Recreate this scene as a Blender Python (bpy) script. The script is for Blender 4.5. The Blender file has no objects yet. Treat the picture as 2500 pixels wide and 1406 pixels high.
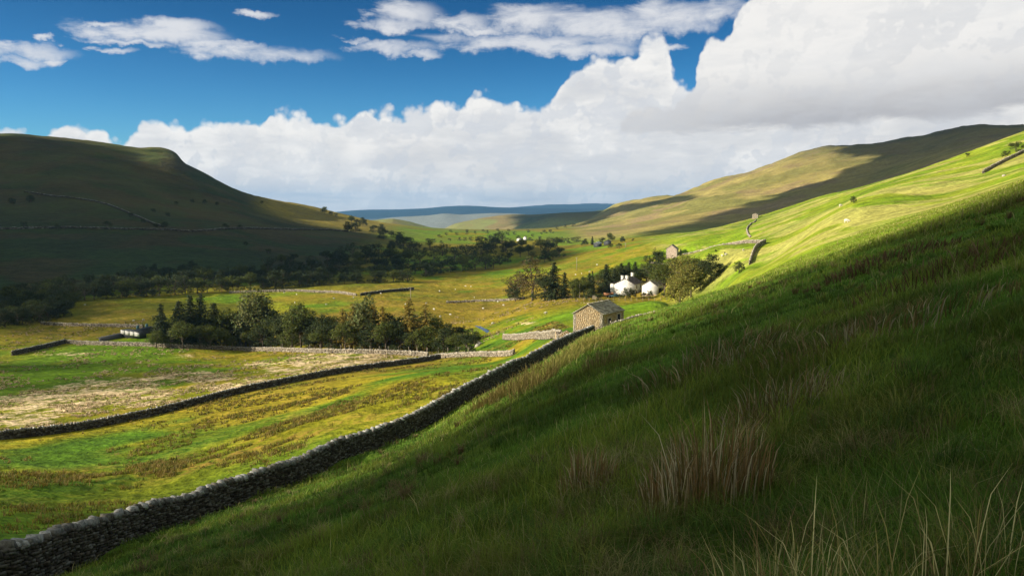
import bpy, bmesh, math, random
import numpy as np
from mathutils import Vector, Matrix, noise as mnoise
random.seed(7); RNG = np.random.default_rng(7)
S = bpy.context.scene; C = S.collection
R = math.radians
# ------------------------------------------------------------------ camera
F = 1900.0; PITCH = math.atan(203/1900)
cd = bpy.data.cameras.new('camera'); cam = bpy.data.objects.new('camera', cd); C.objects.link(cam)
cd.sensor_width = 36; cd.lens = 36*F/2500; cd.clip_start = .05; cd.clip_end = 60000
cam.location = (0, 0, 0); cam.rotation_euler = (math.pi/2-PITCH, 0, 0)
S.camera = cam
S.view_settings.view_transform = 'Standard'; S.view_settings.look = 'None'
S.view_settings.exposure = 1.0; S.view_settings.gamma = 1
S.render.resolution_x = 1024; S.render.resolution_y = 575
S.cycles.max_bounces = 6; S.cycles.diffuse_bounces = 2; S.cycles.transparent_max_bounces = 8; S.cycles.volume_bounces = 0

def ray(u, v):                      # direction of a view ray (u, v on the 2500 x 1406 sheet), y component 1
    y = F*math.cos(PITCH)+(703-v)*math.sin(PITCH); z = -F*math.sin(PITCH)+(703-v)*math.cos(PITCH)
    return (u-1250)/y, z/y
# ------------------------------------------------------------------ sun
SUN_EL = R(22); SUN_H = np.array([-.968, -.25]); SUN_H /= np.linalg.norm(SUN_H)
to_sun = Vector((SUN_H[0]*math.cos(SUN_EL), SUN_H[1]*math.cos(SUN_EL), math.sin(SUN_EL)))
sd = bpy.data.lights.new('sun', 'SUN'); sun = bpy.data.objects.new('sun', sd); C.objects.link(sun)
sd.energy = 5.0; sd.angle = R(.5); sd.color = (1, .90, .72)
sun.rotation_euler = to_sun.to_track_quat('Z', 'Y').to_euler()
sun.location = (-60, -20, 60)

# ------------------------------------------------------------------ node helpers
class NT:
    def __init__(s, tree): s.t = tree; s.n = tree.nodes; s.l = tree.links
    def put(s, sock, v):
        if isinstance(v, bpy.types.NodeSocket): s.l.new(v, sock)
        elif v is not None:
            if hasattr(sock.default_value, '__len__') and not hasattr(v, '__len__'): v = (v,)*3
            if hasattr(v, '__len__') and sock.type == 'RGBA' and len(v) == 3: v = (*v, 1)
            sock.default_value = v
    def m(s, op, a, b=None, c=None, clamp=False):
        n = s.n.new('ShaderNodeMath'); n.operation = op; n.use_clamp = clamp
        s.put(n.inputs[0], a); s.put(n.inputs[1], b); s.put(n.inputs[2], c); return n.outputs[0]
    def vm(s, op, a, b=None):
        n = s.n.new('ShaderNodeVectorMath'); n.operation = op
        s.put(n.inputs[0], a); s.put(n.inputs[1], b); return n.outputs[0]
    def rng(s, v, a, b, c=0., d=1., smooth=True):
        n = s.n.new('ShaderNodeMapRange'); n.interpolation_type = 'SMOOTHSTEP' if smooth else 'LINEAR'
        s.put(n.inputs[0], v)
        for i, q in enumerate((a, b, c, d)): s.put(n.inputs[i+1], q)
        return n.outputs[0]
    def mix(s, f, a, b, mode='MIX'):
        n = s.n.new('ShaderNodeMix'); n.data_type = 'RGBA'; n.blend_type = mode; n.clamp_factor = True
        s.put(n.inputs[0], f); s.put(n.inputs[6], a); s.put(n.inputs[7], b); return n.outputs[2]
    def noise(s, vec, scale, detail=4, rough=.5, dist=0, lac=2.):
        n = s.n.new('ShaderNodeTexNoise'); s.put(n.inputs['Vector'], vec)
        n.inputs['Scale'].default_value = scale; n.inputs['Detail'].default_value = detail
        n.inputs['Roughness'].default_value = rough; n.inputs['Distortion'].default_value = dist
        n.inputs['Lacunarity'].default_value = lac
        return n.outputs['Fac']
    def vor(s, vec, scale, feature='F1', detail=0, rough=.5, smooth=.5):
        n = s.n.new('ShaderNodeTexVoronoi'); n.feature = feature; s.put(n.inputs['Vector'], vec)
        n.inputs['Scale'].default_value = scale
        n.inputs['Detail'].default_value = detail; n.inputs['Roughness'].default_value = rough
        if feature == 'SMOOTH_F1': n.inputs['Smoothness'].default_value = smooth
        return n
    def curve(s, v, pts, x0, x1, y0, y1):
        n = s.n.new('ShaderNodeFloatCurve'); c = n.mapping.curves[0]
        n.mapping.use_clip = False
        P = [((x-x0)/(x1-x0), (y-y0)/(y1-y0)) for x, y in pts]
        while len(c.points) < len(P): c.points.new(.5, .5)
        for p, q in zip(c.points, P): p.location = q; p.handle_type = 'AUTO_CLAMPED'
        n.mapping.update()
        s.put(n.inputs['Value'], s.rng(v, x0, x1, 0, 1, False))
        return s.rng(n.outputs[0], 0, 1, y0, y1, False)

# ------------------------------------------------------------------ world: sky and clouds
W = bpy.data.worlds.new('World'); S.world = W; W.use_nodes = True
W.cycles.sampling_method = 'MANUAL'; W.cycles.sample_map_resolution = 256
w = NT(W.node_tree); w.n.clear()
sky = w.n.new('ShaderNodeTexSky'); sky.sky_type = 'NISHITA'; sky.sun_disc = False
sky.sun_elevation = SUN_EL; sky.sun_rotation = math.atan2(to_sun.x, to_sun.y)
sky.air_density = 1.0; sky.dust_density = .3; sky.ozone_density = 3.0
SKY_STR = .075
tc = w.n.new('ShaderNodeTexCoord'); D = tc.outputs['Generated']
sx = w.n.new('ShaderNodeSeparateXYZ'); w.l.new(D, sx.inputs[0]); X, Y_, Z = sx.outputs
az = w.m('ARCTAN2', X, Y_)
hyp = w.m('SQRT', w.m('ADD', w.m('MULTIPLY', X, X), w.m('MULTIPLY', Y_, Y_)))
el = w.m('DIVIDE', Z, w.m('MAXIMUM', hyp, .05))
def pe(u, v):
    x, z = ray(u, v); return math.atan(x), z/math.hypot(x, 1)
def cur(pts, var=None):
    P = [pe(*p) for p in pts]
    return w.curve(az if var is None else var, P, -.9, .9, -.2, .6)
# billows
bil1 = w.vor(D, 15, 'F1', 3, .55).outputs['Distance']
bil2 = w.vor(w.vm('ADD', D, (3.1, 1.7, .4)), 8, 'F1', 2, .6).outputs['Distance']
ns1 = w.noise(D, 30, 6, .62)
wob = w.m('SUBTRACT', w.m('MULTIPLY', bil1, .034), .028)
wob = w.m('ADD', wob, w.m('MULTIPLY', w.m('SUBTRACT', ns1, .5), .016))
def billow(v): return w.vor(v, 10, 'F1', 4, .62).outputs['Distance']
Dw = w.vm('ADD', D, w.vm('SCALE', w.noise(D, 12, 4, .6))); Dw.node.inputs[1].links[0].from_node.inputs['Scale'].default_value = .03
relief = w.m('SUBTRACT', billow(w.vm('ADD', Dw, (.010, 0, -.012))), billow(Dw))      # lit from the upper left, like real heaps of cloud
relief = w.rng(relief, -.015, .10)
# a stretched direction for wispy, layered clouds
flat = w.vm('MULTIPLY', D, (1, 1, 3.2))
nsf = w.noise(flat, 16, 7, .62, .4)
nsf2 = w.noise(w.vm('ADD', flat, (5, 2, 7)), 5, 5, .6)
def over(base, col, a): return w.mix(a, base, col)
# blue of the sky
hs = w.n.new('ShaderNodeHueSaturation'); hs.inputs['Saturation'].default_value = 1.35; hs.inputs['Value'].default_value = 1
hs.inputs['Hue'].default_value = .495
w.l.new(sky.outputs[0], hs.inputs['Color'])
blue = w.vm('SCALE', hs.outputs[0]); blue.node.inputs['Scale'].default_value = SKY_STR
blue = w.vm('MULTIPLY', blue, (.38, .74, 1.04))
tint = w.rng(el, .0, .27, 1.0, .47)
vb = w.n.new('ShaderNodeVectorMath'); vb.operation = 'SCALE'; w.l.new(blue, vb.inputs[0]); w.l.new(tint, vb.inputs['Scale'])
col = vb.outputs[0]
WHITE = (.475, .468, .455); GREY = (.27, .285, .31); BLUEG = (.17, .22, .28)
# high wisps: soft ellipses broken by noise
wisps = [(60,125,95,20),(20,150,80,14),(135,150,20,12),(270,122,45,8),(390,80,150,26),(440,62,80,18),(640,132,160,20),
 (560,112,130,14),(330,105,80,9),(628,36,46,9),(985,38,80,28),(960,62,100,12),(1120,55,75,16),(1170,78,60,8),(960,115,95,13),(1020,132,50,8),
 (860,100,45,8),(1280,45,110,24),(1460,60,210,30),(1640,40,160,24),(1290,105,220,17),(1420,122,120,13),(1640,120,30,8),(1620,62,120,20),
 (250,55,40,8),(120,98,25,8),(1750,30,80,22),(-150,110,200,24),(-500,60,200,30)]
acc = None
dx = w.m('MULTIPLY', w.m('SUBTRACT', nsf, .5), .08); dz = w.m('MULTIPLY', w.m('SUBTRACT', ns1, .5), .03)
azd = w.m('ADD', az, dx); eld = w.m('ADD', el, dz)
for (u, v, ru, rv) in wisps:
    if u < 900: ru *= .86; rv *= .72
    a0, e0 = pe(u, v)
    q = w.m('ADD', w.m('POWER', w.m('ABSOLUTE', w.m('DIVIDE', w.m('SUBTRACT', azd, a0), ru/F*1.15)), 2),
            w.m('POWER', w.m('ABSOLUTE', w.m('DIVIDE', w.m('SUBTRACT', eld, e0), rv/F*1.35)), 2))
    g = w.m('SUBTRACT', 1, q)
    acc = g if acc is None else w.m('MAXIMUM', acc, g)
acc = w.m('ADD', acc, w.m('MULTIPLY', w.m('SUBTRACT', nsf, .52), 3.0))
acc = w.m('ADD', acc, w.m('MULTIPLY', w.m('SUBTRACT', ns1, .5), 1.2))
wa = w.m('MULTIPLY', w.rng(acc, -.5, 1.3), .93)
col = over(col, (.39, .395, .41), wa)
# the long bank of cumulus
top = cur([(-700,316),(-100,308),(0,310),(90,316),(130,300),(170,284),(225,302),(305,322),(335,302),(420,298),(520,297),(600,304),(642,306),(656,272),(690,260),(740,266),(850,284),(890,262),(980,256),(1060,244),(1150,248),(1240,236),(1340,242),(1372,195),(1420,150),(1480,132),(1545,128),(1590,98),(1612,92),(1632,130),(1660,160),(1720,190),(1900,240),(2600,200),(3300,150)])
d1 = w.m('SUBTRACT', w.m('SUBTRACT', top, el), wob)
a1 = w.rng(d1, -.003, .006)
sh = w.m('ADD', w.m('MULTIPLY', w.noise(flat, 9, 8, .6, .3), 1.0), w.m('MULTIPLY', bil2, .35))
lowb = w.rng(el, .0, .075, .05, 0)
shade = w.rng(w.m('ADD', sh, lowb), .64, 1.0)
shade = w.m('MULTIPLY', shade, w.m('MULTIPLY', w.rng(d1, .0, .035), w.rng(el, .0, .08, .55, 1)))
c1 = w.mix(w.m('MULTIPLY', shade, .50), WHITE, GREY)
streak = w.m('MULTIPLY', w.rng(w.noise(w.vm('MULTIPLY', D, (1, 1, 9)), 6, 6, .55), .52, .68), w.rng(el, .045, .0))
c1 = w.mix(w.m('MULTIPLY', streak, .5), c1, BLUEG)
fold = w.m('MULTIPLY', w.rng(w.vor(w.vm('ADD', flat, (1.3, 4.2, 2.2)), 22, 'F1', 3, .6).outputs['Distance'], .30, .80), w.rng(nsf, .40, .62))
c1 = w.mix(w.m('MULTIPLY', fold, .38), c1, (.30, .315, .345))
c1 = w.mix(w.m('MULTIPLY', relief, w.rng(nsf2, .3, .7, .22, .72)), c1, (.335, .35, .375))
col = over(col, c1, a1)
# the great cloud standing over the right-hand fell, with a flat grey base
top2 = cur([(-900,420),(1100,420),(1360,400),(1480,330),(1560,255),(1640,220),(1700,165),(1722,95),(1748,78),(1775,95),(1795,45),(1830,-5),(1900,-60),(2100,-160),(2500,-260),(3000,-330),(3600,-300)])
bot2 = cur([(-900,420),(1200,380),(1380,335),(1500,322),(1650,328),(1800,325),(1950,312),(2150,302),(2300,292),(2500,268),(2800,250),(3600,240)])
d2 = w.m('SUBTRACT', w.m('SUBTRACT', top2, el), wob)
b2 = w.m('ADD', w.m('SUBTRACT', el, bot2), w.m('MULTIPLY', w.m('SUBTRACT', nsf, .5), .03))
a2 = w.m('MULTIPLY', w.rng(d2, -.003, .006), w.rng(b2, -.004, .008))
g2 = w.rng(b2, .0, .11, 1, 0)
g2 = w.m('MULTIPLY', w.m('MULTIPLY', g2, g2), w.rng(az, .13, .35, .55, 1.))
g2 = w.m('ADD', g2, w.m('MULTIPLY', w.m('SUBTRACT', nsf2, .52), .55), clamp=True)
c2 = w.mix(g2, (.46, .452, .44), (.235, .24, .255))
c2 = w.mix(w.m('MULTIPLY', fold, .20), c2, (.30, .315, .34))
c2 = w.mix(w.m('MULTIPLY', relief, w.rng(nsf2, .3, .7, .10, .42)), c2, (.31, .32, .34))
col = over(col, c2, a2)
# overhead and behind the lens, unseen brightness added to fill the shade, as cloud
ovh = w.m('MAXIMUM', w.rng(el, .62, .95), w.m('MULTIPLY', w.rng(Y_, .25, -.15), w.rng(el, -.02, .05)))
col = over(col, w.mix(w.rng(nsf2, .3, .7), (.17, .20, .19), (.42, .43, .37)), w.m('MULTIPLY', ovh, .8))
bg = w.n.new('ShaderNodeBackground'); w.put(bg.inputs[0], col); bg.inputs[1].default_value = 1.0
wo = w.n.new('ShaderNodeOutputWorld'); w.l.new(bg.outputs[0], wo.inputs[0])

# ------------------------------------------------------------------ numeric noise
def _h(ix, iy, seed):
    h = (ix.astype(np.int64)*374761393 + iy.astype(np.int64)*668265263 + seed*1442695041) & 0xffffffff
    h = ((h ^ (h >> 13))*1274126177) & 0xffffffff
    return ((h ^ (h >> 16)) & 0xffff)/65535.0
def vn(x, y, seed=0):
    ix = np.floor(x); iy = np.floor(y); fx = x-ix; fy = y-iy
    fx = fx*fx*(3-2*fx); fy = fy*fy*(3-2*fy)
    a = _h(ix, iy, seed); b = _h(ix+1, iy, seed); c = _h(ix, iy+1, seed); d = _h(ix+1, iy+1, seed)
    return (a*(1-fx)+b*fx)*(1-fy)+(c*(1-fx)+d*fx)*fy
def fbm(x, y, o=4, seed=0, g=.5):
    s = 0; a = 1; t = 0
    for i in range(o):
        s = s+a*vn(x, y, seed+i*17); t += a; a *= g; x = x*2.03+11.3; y = y*2.03+5.7
    return s/t
def sst(x, a, b):
    t = np.clip((x-a)/(b-a), 0, 1); return t*t*(3-2*t)

# ------------------------------------------------------------------ terrain
HC = 1.8
def plane(x, y): return -HC+.35*x-.18*y
CP = []      # (u, v, distance) samples of the land surface
CP += [(-300,1470,20),(0,1440,22),(150,1400,26),(350,1310,33),(500,1252,38),(700,1185,44),(850,1125,52),(1000,1060,60),(1100,1002,68),(1200,945,79),(1300,898,90),(1400,848,106),(1450,828,112)]
CP += [(1400,813,129),(1472,806,128),(1523,795,134),(1375,822,128)]
CP += [(350,1197,60),(350,1101,90),(350,1008,135),(800,1050,72),(800,1000,95),(800,923,160),(1100,925,95),(1100,900,130),(1100,868,212),
 (1250,885,112),(1250,877,138),(1250,869,158),(1275,829,183),(1252,829,197),(1300,826,165),(0,1240,50),(0,1130,80),(30,1062,115),(0,1000,150),(0,900,225),(0,860,264),(-400,1060,115),(-400,860,264),
 (600,1090,78),(600,960,145),(600,858,268),(600,905,205),(160,835,288),(1040,872,215),(1228,829,210),(1160,814,264),(1160,871,187),(1100,870,205),(1000,840,250)]
CP += [(0,800,315),(400,722,432),(750,697,480),(1000,690,500),(1230,660,600),(400,790,320),(700,790,320),(1000,760,340),(1230,740,370),(1250,800,240),
 (1500,752,240),(1620,740,265),(1540,722,316),(1350,725,330),(1660,770,200),(1560,795,150),(1665,757,135),(1630,740,200),(1740,705,240),(1850,655,205),(1830,655,205),(1860,603,255),(1645,630,340),(1847,533,600),
 (1750,600,300),(2083,495,228),(1700,640,420),(1400,665,470),(1560,640,450),(1450,604,800),(1270,588,1150),(1100,600,970),(1050,561,1600),(1400,572,1300),(1250,561,1700),(1250,625,760),(1480,640,500)]
for s_ in (-1.2,-.6,0,.6,1.2):
    for yy in (2, 6, 12):
        z = plane(s_*yy, yy); CP.append(('w', s_, z/yy, yy))
for s_ in (.1, .22, .3, .45, .66, .9, 1.3):
    for yy in ((25, 45, 80) if s_ > .4 or s_ < .2 else (25, 45)):
        CP.append(('w', s_, plane(s_*yy, yy)/yy, yy))
CP += [(1680,742,82),(1800,698,82),(1600,772,95),(1700,650,280),(1700,622,345),(1700,600,450),(1800,632,250),(1800,600,320),(1800,575,430),(1800,556,560),(1900,585,270),(1900,550,360),(1900,530,480),(1600,730,295),(1660,728,275),(1555,727,295),(1620,680,360),(1540,700,350)]
# hillside crest to the right and the dip behind it
CP += [(2500,321,450),(2350,378,470),(2200,430,500),(2000,481,600),(1900,514,640),(1800,543,690),(1700,566,700),(1600,586,700),(1500,608,620),(3200,100,420),(2500,400,200),(2300,480,190),(2000,560,190),(3200,260,180),
 (2500,338,640),(2200,448,720),(2000,505,850),(1900,530,880),(1800,556,900),(3200,130,640),
 (2500,330,1100),(2500,310,1850),(2400,307,1900),(2330,317,1900),(2500,330,2400),(2200,425,1100),(2200,385,1600),(2200,343,2000),(2200,362,2500),
 (2050,355,2150),(1960,373,2200),(1900,500,1250),(1900,450,1700),(1900,392,2250),(1900,412,2700),(1830,421,2300),(1750,436,2400),(1750,500,1500),(1750,450,2100),(1750,455,2900),
 (1690,466,2450),(1600,562,1050),(1600,522,1700),(1600,481,2500),(1600,500,3000),(1500,499,2700),(1500,560,1400),(1500,530,2000),(1500,516,3200),(1400,548,2200),(1400,540,3000),
 (3200,200,1000),(3200,250,1900),(3200,280,2500),(1440,536,2700)]
# the left-hand fell
CP += [(0,735,400),(0,650,520),(0,560,700),(0,450,950),(0,334,1350),(0,345,1700),(0,420,2500),(250,640,560),(250,560,720),(250,450,1000),(250,355,1390),(250,372,1750),
 (100,340,1360),(350,367,1400),(425,379,1400),(438,385,1400),(453,399,1395),(470,410,1400),(500,425,1420),(425,396,1560),(453,420,1560),(425,480,1050),(425,560,760),(425,640,580),
 (560,456,1480),(560,520,1000),(560,565,800),(560,640,600),(640,484,1600),(640,500,1900),(720,498,1720),(720,530,1300),(720,565,950),(720,640,640),(800,516,1860),(800,562,1050),(850,530,1960),(900,543,2100),(900,572,1100),(900,620,720),
 (1000,552,2000),(1000,600,950),(1000,650,620),(-700,720,430),(-700,555,760),(-700,320,1500),(-700,350,2200),(720,530,2300),(850,552,2600),(560,480,1900)]
for u_ in (-700,0,600,1000,1250,1500,2000,2500,3200):
    CP += [(u_, 572 if u_<1800 else 480, 3900), (u_, 560 if u_<1800 else 520, 7000), (u_, 548, 16000)]
ctrl = []
for c in CP:
    if c[0] == 'w': s_, e_, yy = c[1:]
    else: (s_, e_), yy = ray(c[0], c[1]), c[2]
    ctrl.append((s_*3.2, math.log(yy), e_+HC/yy))
ctrl = np.array(ctrl); _, ui = np.unique(np.round(ctrl[:, :2], 4), axis=0, return_index=True); ctrl = ctrl[ui]
def U(r2): return np.where(r2 > 1e-12, r2*np.log(np.maximum(r2, 1e-12)), 0)
n_ = len(ctrl); A = np.zeros((n_+3, n_+3))
d2_ = ((ctrl[:, None, :2]-ctrl[None, :, :2])**2).sum(2)
A[:n_, :n_] = U(d2_)+np.eye(n_)*.0008
A[:n_, n_] = 1; A[:n_, n_+1:] = ctrl[:, :2]; A[n_:, :n_] = A[:n_, n_:].T
sol = np.linalg.solve(A, np.concatenate([ctrl[:, 2], [0, 0, 0]]))
def tps(a, b):
    out = np.empty(a.shape)
    for i in range(0, len(a), 40000):
        p = a[i:i+40000]; q = b[i:i+40000]
        r2 = (p[:, None]-ctrl[None, :, 0])**2+(q[:, None]-ctrl[None, :, 1])**2
        out[i:i+40000] = U(r2)@sol[:n_]+sol[n_]+sol[n_+1]*p+sol[n_+2]*q
    return out
FAR = [  # crest (u, v) lists, distance, front slope, back slope
 ([(780,600),(880,552),(905,538),(960,533),(1000,541),(1060,557),(1110,578),(1160,600)], 2600, .10, .2),
 ([(1040,590),(1075,563),(1110,545),(1180,531),(1240,523),(1300,524),(1370,519),(1440,517),(1520,505),(1600,503),(1800,500),(2300,480)], 3500, .085, .2),
 ([(1150,600),(1230,556),(1290,535),(1340,522),(1420,519),(1500,512),(1600,520)], 3000, .11, .2),
 ([(500,545),(900,540),(960,530),(1050,525),(1085,520),(1125,524),(1200,520),(1260,521),(1400,536),(1700,540)], 6200, .05, .15),
 ([(0,520),(700,521),(830,517),(850,513),(960,511),(1050,508),(1085,503),(1160,502),(1200,506),(1250,507),(1440,510),(1600,505),(2500,500)], 10500, .04, .1),
 ([(900,520),(1200,510),(1280,504),(1340,499),(1400,499),(1440,496),(1520,497),(1600,492),(2500,480)], 13500, .04, .1)]
FARC = []
for pts, yc, kf, kb in FAR:
    rr = [ray(*p) for p in pts]
    a_ = np.array([r[0] for r in rr]); g_ = np.linspace(a_[0], a_[-1], 500); c_ = np.interp(g_, a_, [r[1] for r in rr])
    def sm(c, k): kn = np.hanning(k+2)[1:-1]; return np.convolve(np.pad(c, k//2, mode='edge'), kn/kn.sum(), 'valid')[:500]
    FARC.append((g_, sm(c_, 21), sm(c_, 141), yc, kf, kb))
def T(x, y, rough=True):
    x = np.atleast_1d(np.asarray(x, float)); y = np.atleast_1d(np.asarray(y, float)); shp = x.shape; x = x.ravel(); y = y.ravel()
    r = np.hypot(x, y)+1e-6; azm = np.abs(np.arctan2(x, y))
    ysafe = np.maximum(np.where(y > 0, y, 0), .45*r)
    s = np.clip(x/ysafe, -1.7, 1.7)
    yy = np.maximum(ysafe, .4)
    z = (tps(s*3.2, np.log(yy))-HC/yy)*yy
    for cs, ce, ch_, yc, kf, kb in FARC:
        m = (yy > 1500) & (s > cs[0]) & (s < cs[-1])
        if not m.any(): continue
        dy = yy[m]-yc; hv = np.interp(s[m], cs, ch_)*yc; zc = hv+(np.interp(s[m], cs, ce)*yc-hv)*np.exp(-(dy/(yc*.1))**2)
        wv = fbm(x[m]/260, y[m]/420, 4, 5)-.5
        zz = zc-np.where(dy < 0, -dy*kf, dy*kb)+wv*np.clip(np.abs(dy)/60, 0, 26)
        z[m] = np.maximum(z[m], zz)
    wn = sst(azm, R(48), R(62))
    zg = np.clip(plane(x, y), -52, 260)
    z = z*(1-wn)+zg*wn
    if rough:
        uu_ = 1250+F*x/np.maximum(y, 1)
        z += np.where(y > 900, 5.5*sst(uu_, 330, 425)*(1-sst(uu_, 440, 456))*np.exp(-((y-1395)/110)**2), 0)
        near = 1-sst(r, 60, 140)
        z += near*(fbm(x/2.3, y/2.3, 3, 1)-.5)*.42*sst(r, 1.5, 8)
        z += near*(fbm((x*.5+y)/9, (x-y*.5)/5, 2, 9)-.5)*.7*sst(r, 14, 40)
        mid = sst(r, 60, 200)
        z += mid*(fbm((x+.3*y)/26, y/16, 4, 2)-.5)*(.22+1.08*sst(r, 260, 420))
        z += mid*(fbm(x/5, y/7, 2, 3)-.5)*(.14+.2*sst(r, 260, 420))
        fell = sst(r, 700, 1300)
        hi = sst(z, -42, 10)
        rid = 1-np.abs(2*fbm((x-.45*y)/150, (y+.45*x)/420, 4, 21)-1)
        z += fell*hi*(rid-.75)*16*sst(r, 900, 2000)
        z += fell*hi*(fbm(x/60, y/90, 4, 23)-.5)*7
    return z.reshape(shp)
def T1(x, y): return float(T([x], [y])[0])
_ys = np.exp(np.linspace(math.log(2.0), math.log(12000), 900))
def at(u, v, ymin=0):                     # where a view ray first meets the land
    a, e = ray(u, v)
    ys = _ys[_ys > ymin]
    z = T(a*ys, ys); hit = np.nonzero(z >= e*ys)[0]
    k = hit[0] if len(hit) else len(ys)-1
    if k > 0:
        y0, y1 = ys[k-1], ys[k]; g0 = e*y0-z[k-1]; g1 = e*y1-z[k]
        t = g0/(g0-g1) if g0 != g1 else 1; y = y0+(y1-y0)*max(0, min(1, t))
    else: y = ys[0]
    return Vector((a*y, y, T1(a*y, y)))
def onY(u, Y):                             # on the land at a sideways bearing and a distance
    a = (u-1250)/F; return Vector((a*Y, Y, T1(a*Y, Y)))

# ------------------------------------------------------------------ mesh helpers
def tag(o, label=None, cat=None, group=None, kind=None):
    if label: o['label'] = label
    if cat: o['category'] = cat
    if group: o['group'] = group
    if kind: o['kind'] = kind
    return o
def empty(name, loc, rz=0, label=None, cat=None, group=None):
    o = bpy.data.objects.new(name, None); C.objects.link(o); o.location = loc; o.rotation_euler = (0, 0, rz)
    o.empty_display_size = .3
    return tag(o, label, cat, group)
def mesh_np(name, V, faces, mat=None, parent=None, col=None, smooth=False):
    """V (n,3); faces = list of (m,k) int arrays"""
    me = bpy.data.meshes.new(name)
    V = np.asarray(V, np.float32); me.vertices.add(len(V)); me.vertices.foreach_set('co', V.ravel())
    fl = [np.asarray(f, np.int32) for f in faces if len(f)]
    loops = np.concatenate([f.ravel() for f in fl]); tot = np.concatenate([np.full(len(f), f.shape[1], np.int32) for f in fl])
    me.loops.add(len(loops)); me.loops.foreach_set('vertex_index', loops)
    me.polygons.add(len(tot)); st = np.zeros(len(tot), np.int32); st[1:] = np.cumsum(tot)[:-1]
    me.polygons.foreach_set('loop_start', st); me.polygons.foreach_set('loop_total', tot)
    if smooth: me.polygons.foreach_set('use_smooth', np.ones(len(tot), bool))
    me.update(calc_edges=True)
    if col is not None:
        a = me.color_attributes.new('col', 'FLOAT_COLOR', 'POINT')
        cc = np.ones((len(V), 4), np.float32); cc[:, :3] = col; a.data.foreach_set('color', cc.ravel())
    if mat: me.materials.append(mat)
    o = bpy.data.objects.new(name, me); C.objects.link(o)
    if parent: o.parent = parent
    return o
class MB:
    """collects boxes, prisms and tubes as ONE mesh with a colour per piece"""
    def __init__(s): s.V = []; s.F = []; s.c = []; s.k = 0
    def add(s, V, F, col=(.5, .5, .5)):
        V = [tuple(v) for v in V]; s.V += V; s.F += [tuple(i+s.k for i in f) for f in F]; s.c += [tuple(col)]*len(V); s.k += len(V)
    def box(s, c, d, ax=None, col=(.5, .5, .5), jit=0, taper=1):
        ax = ax or (Vector((1, 0, 0)), Vector((0, 1, 0)), Vector((0, 0, 1))); c = Vector(c); P = []
        for sz in (-1, 1):
            t = 1 if sz < 0 else taper
            for sx_, sy in ((-1, -1), (1, -1), (1, 1), (-1, 1)):
                p = c+ax[0]*(sx_*d[0]/2*t)+ax[1]*(sy*d[1]/2*t)+ax[2]*(sz*d[2]/2)
                if jit: p = p+Vector((random.uniform(-jit, jit), random.uniform(-jit, jit), random.uniform(-jit, jit)))
                P.append(p)
        s.add(P, [(0, 3, 2, 1), (4, 5, 6, 7), (0, 1, 5, 4), (1, 2, 6, 5), (2, 3, 7, 6), (3, 0, 4, 7)], col)
    def prism(s, pts, vec, col=(.5, .5, .5)):
        n = len(pts); vec = Vector(vec); P = [Vector(p) for p in pts]; P += [p+vec for p in P]
        s.add(P, [tuple(range(n))[::-1], tuple(range(n, 2*n))]+[(i, (i+1) % n, n+(i+1) % n, n+i) for i in range(n)], col)
    def tube(s, pts, rad, n=6, col=(.5, .5, .5)):
        P = []; pts = [Vector(p) for p in pts]
        for i, p in enumerate(pts):
            d = (pts[min(i+1, len(pts)-1)]-pts[max(i-1, 0)]).normalized()
            a = d.cross(Vector((0, 0, 1)) if abs(d.z) < .9 else Vector((1, 0, 0))).normalized(); b = d.cross(a)
            for k in range(n):
                t = 2*math.pi*k/n; P.append(p+a*math.cos(t)*rad[i]+b*math.sin(t)*rad[i])
        Fs = [(i*n+k, i*n+(k+1) % n, (i+1)*n+(k+1) % n, (i+1)*n+k) for i in range(len(pts)-1) for k in range(n)]
        Fs += [tuple(range(n))[::-1], tuple((len(pts)-1)*n+k for k in range(n))]
        s.add(P, Fs, col)
    def build(s, name, mat, parent=None, smooth=False):
        byk = {}
        for f in s.F: byk.setdefault(len(f), []).append(f)
        return mesh_np(name, s.V, [np.array(v) for v in byk.values()], mat, parent, np.array(s.c), smooth)
def copy_tree(o, parent=None):
    c = o.copy(); C.objects.link(c); c.parent = parent
    for ch in list(o.children): copy_tree(ch, c)
    return c

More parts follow.
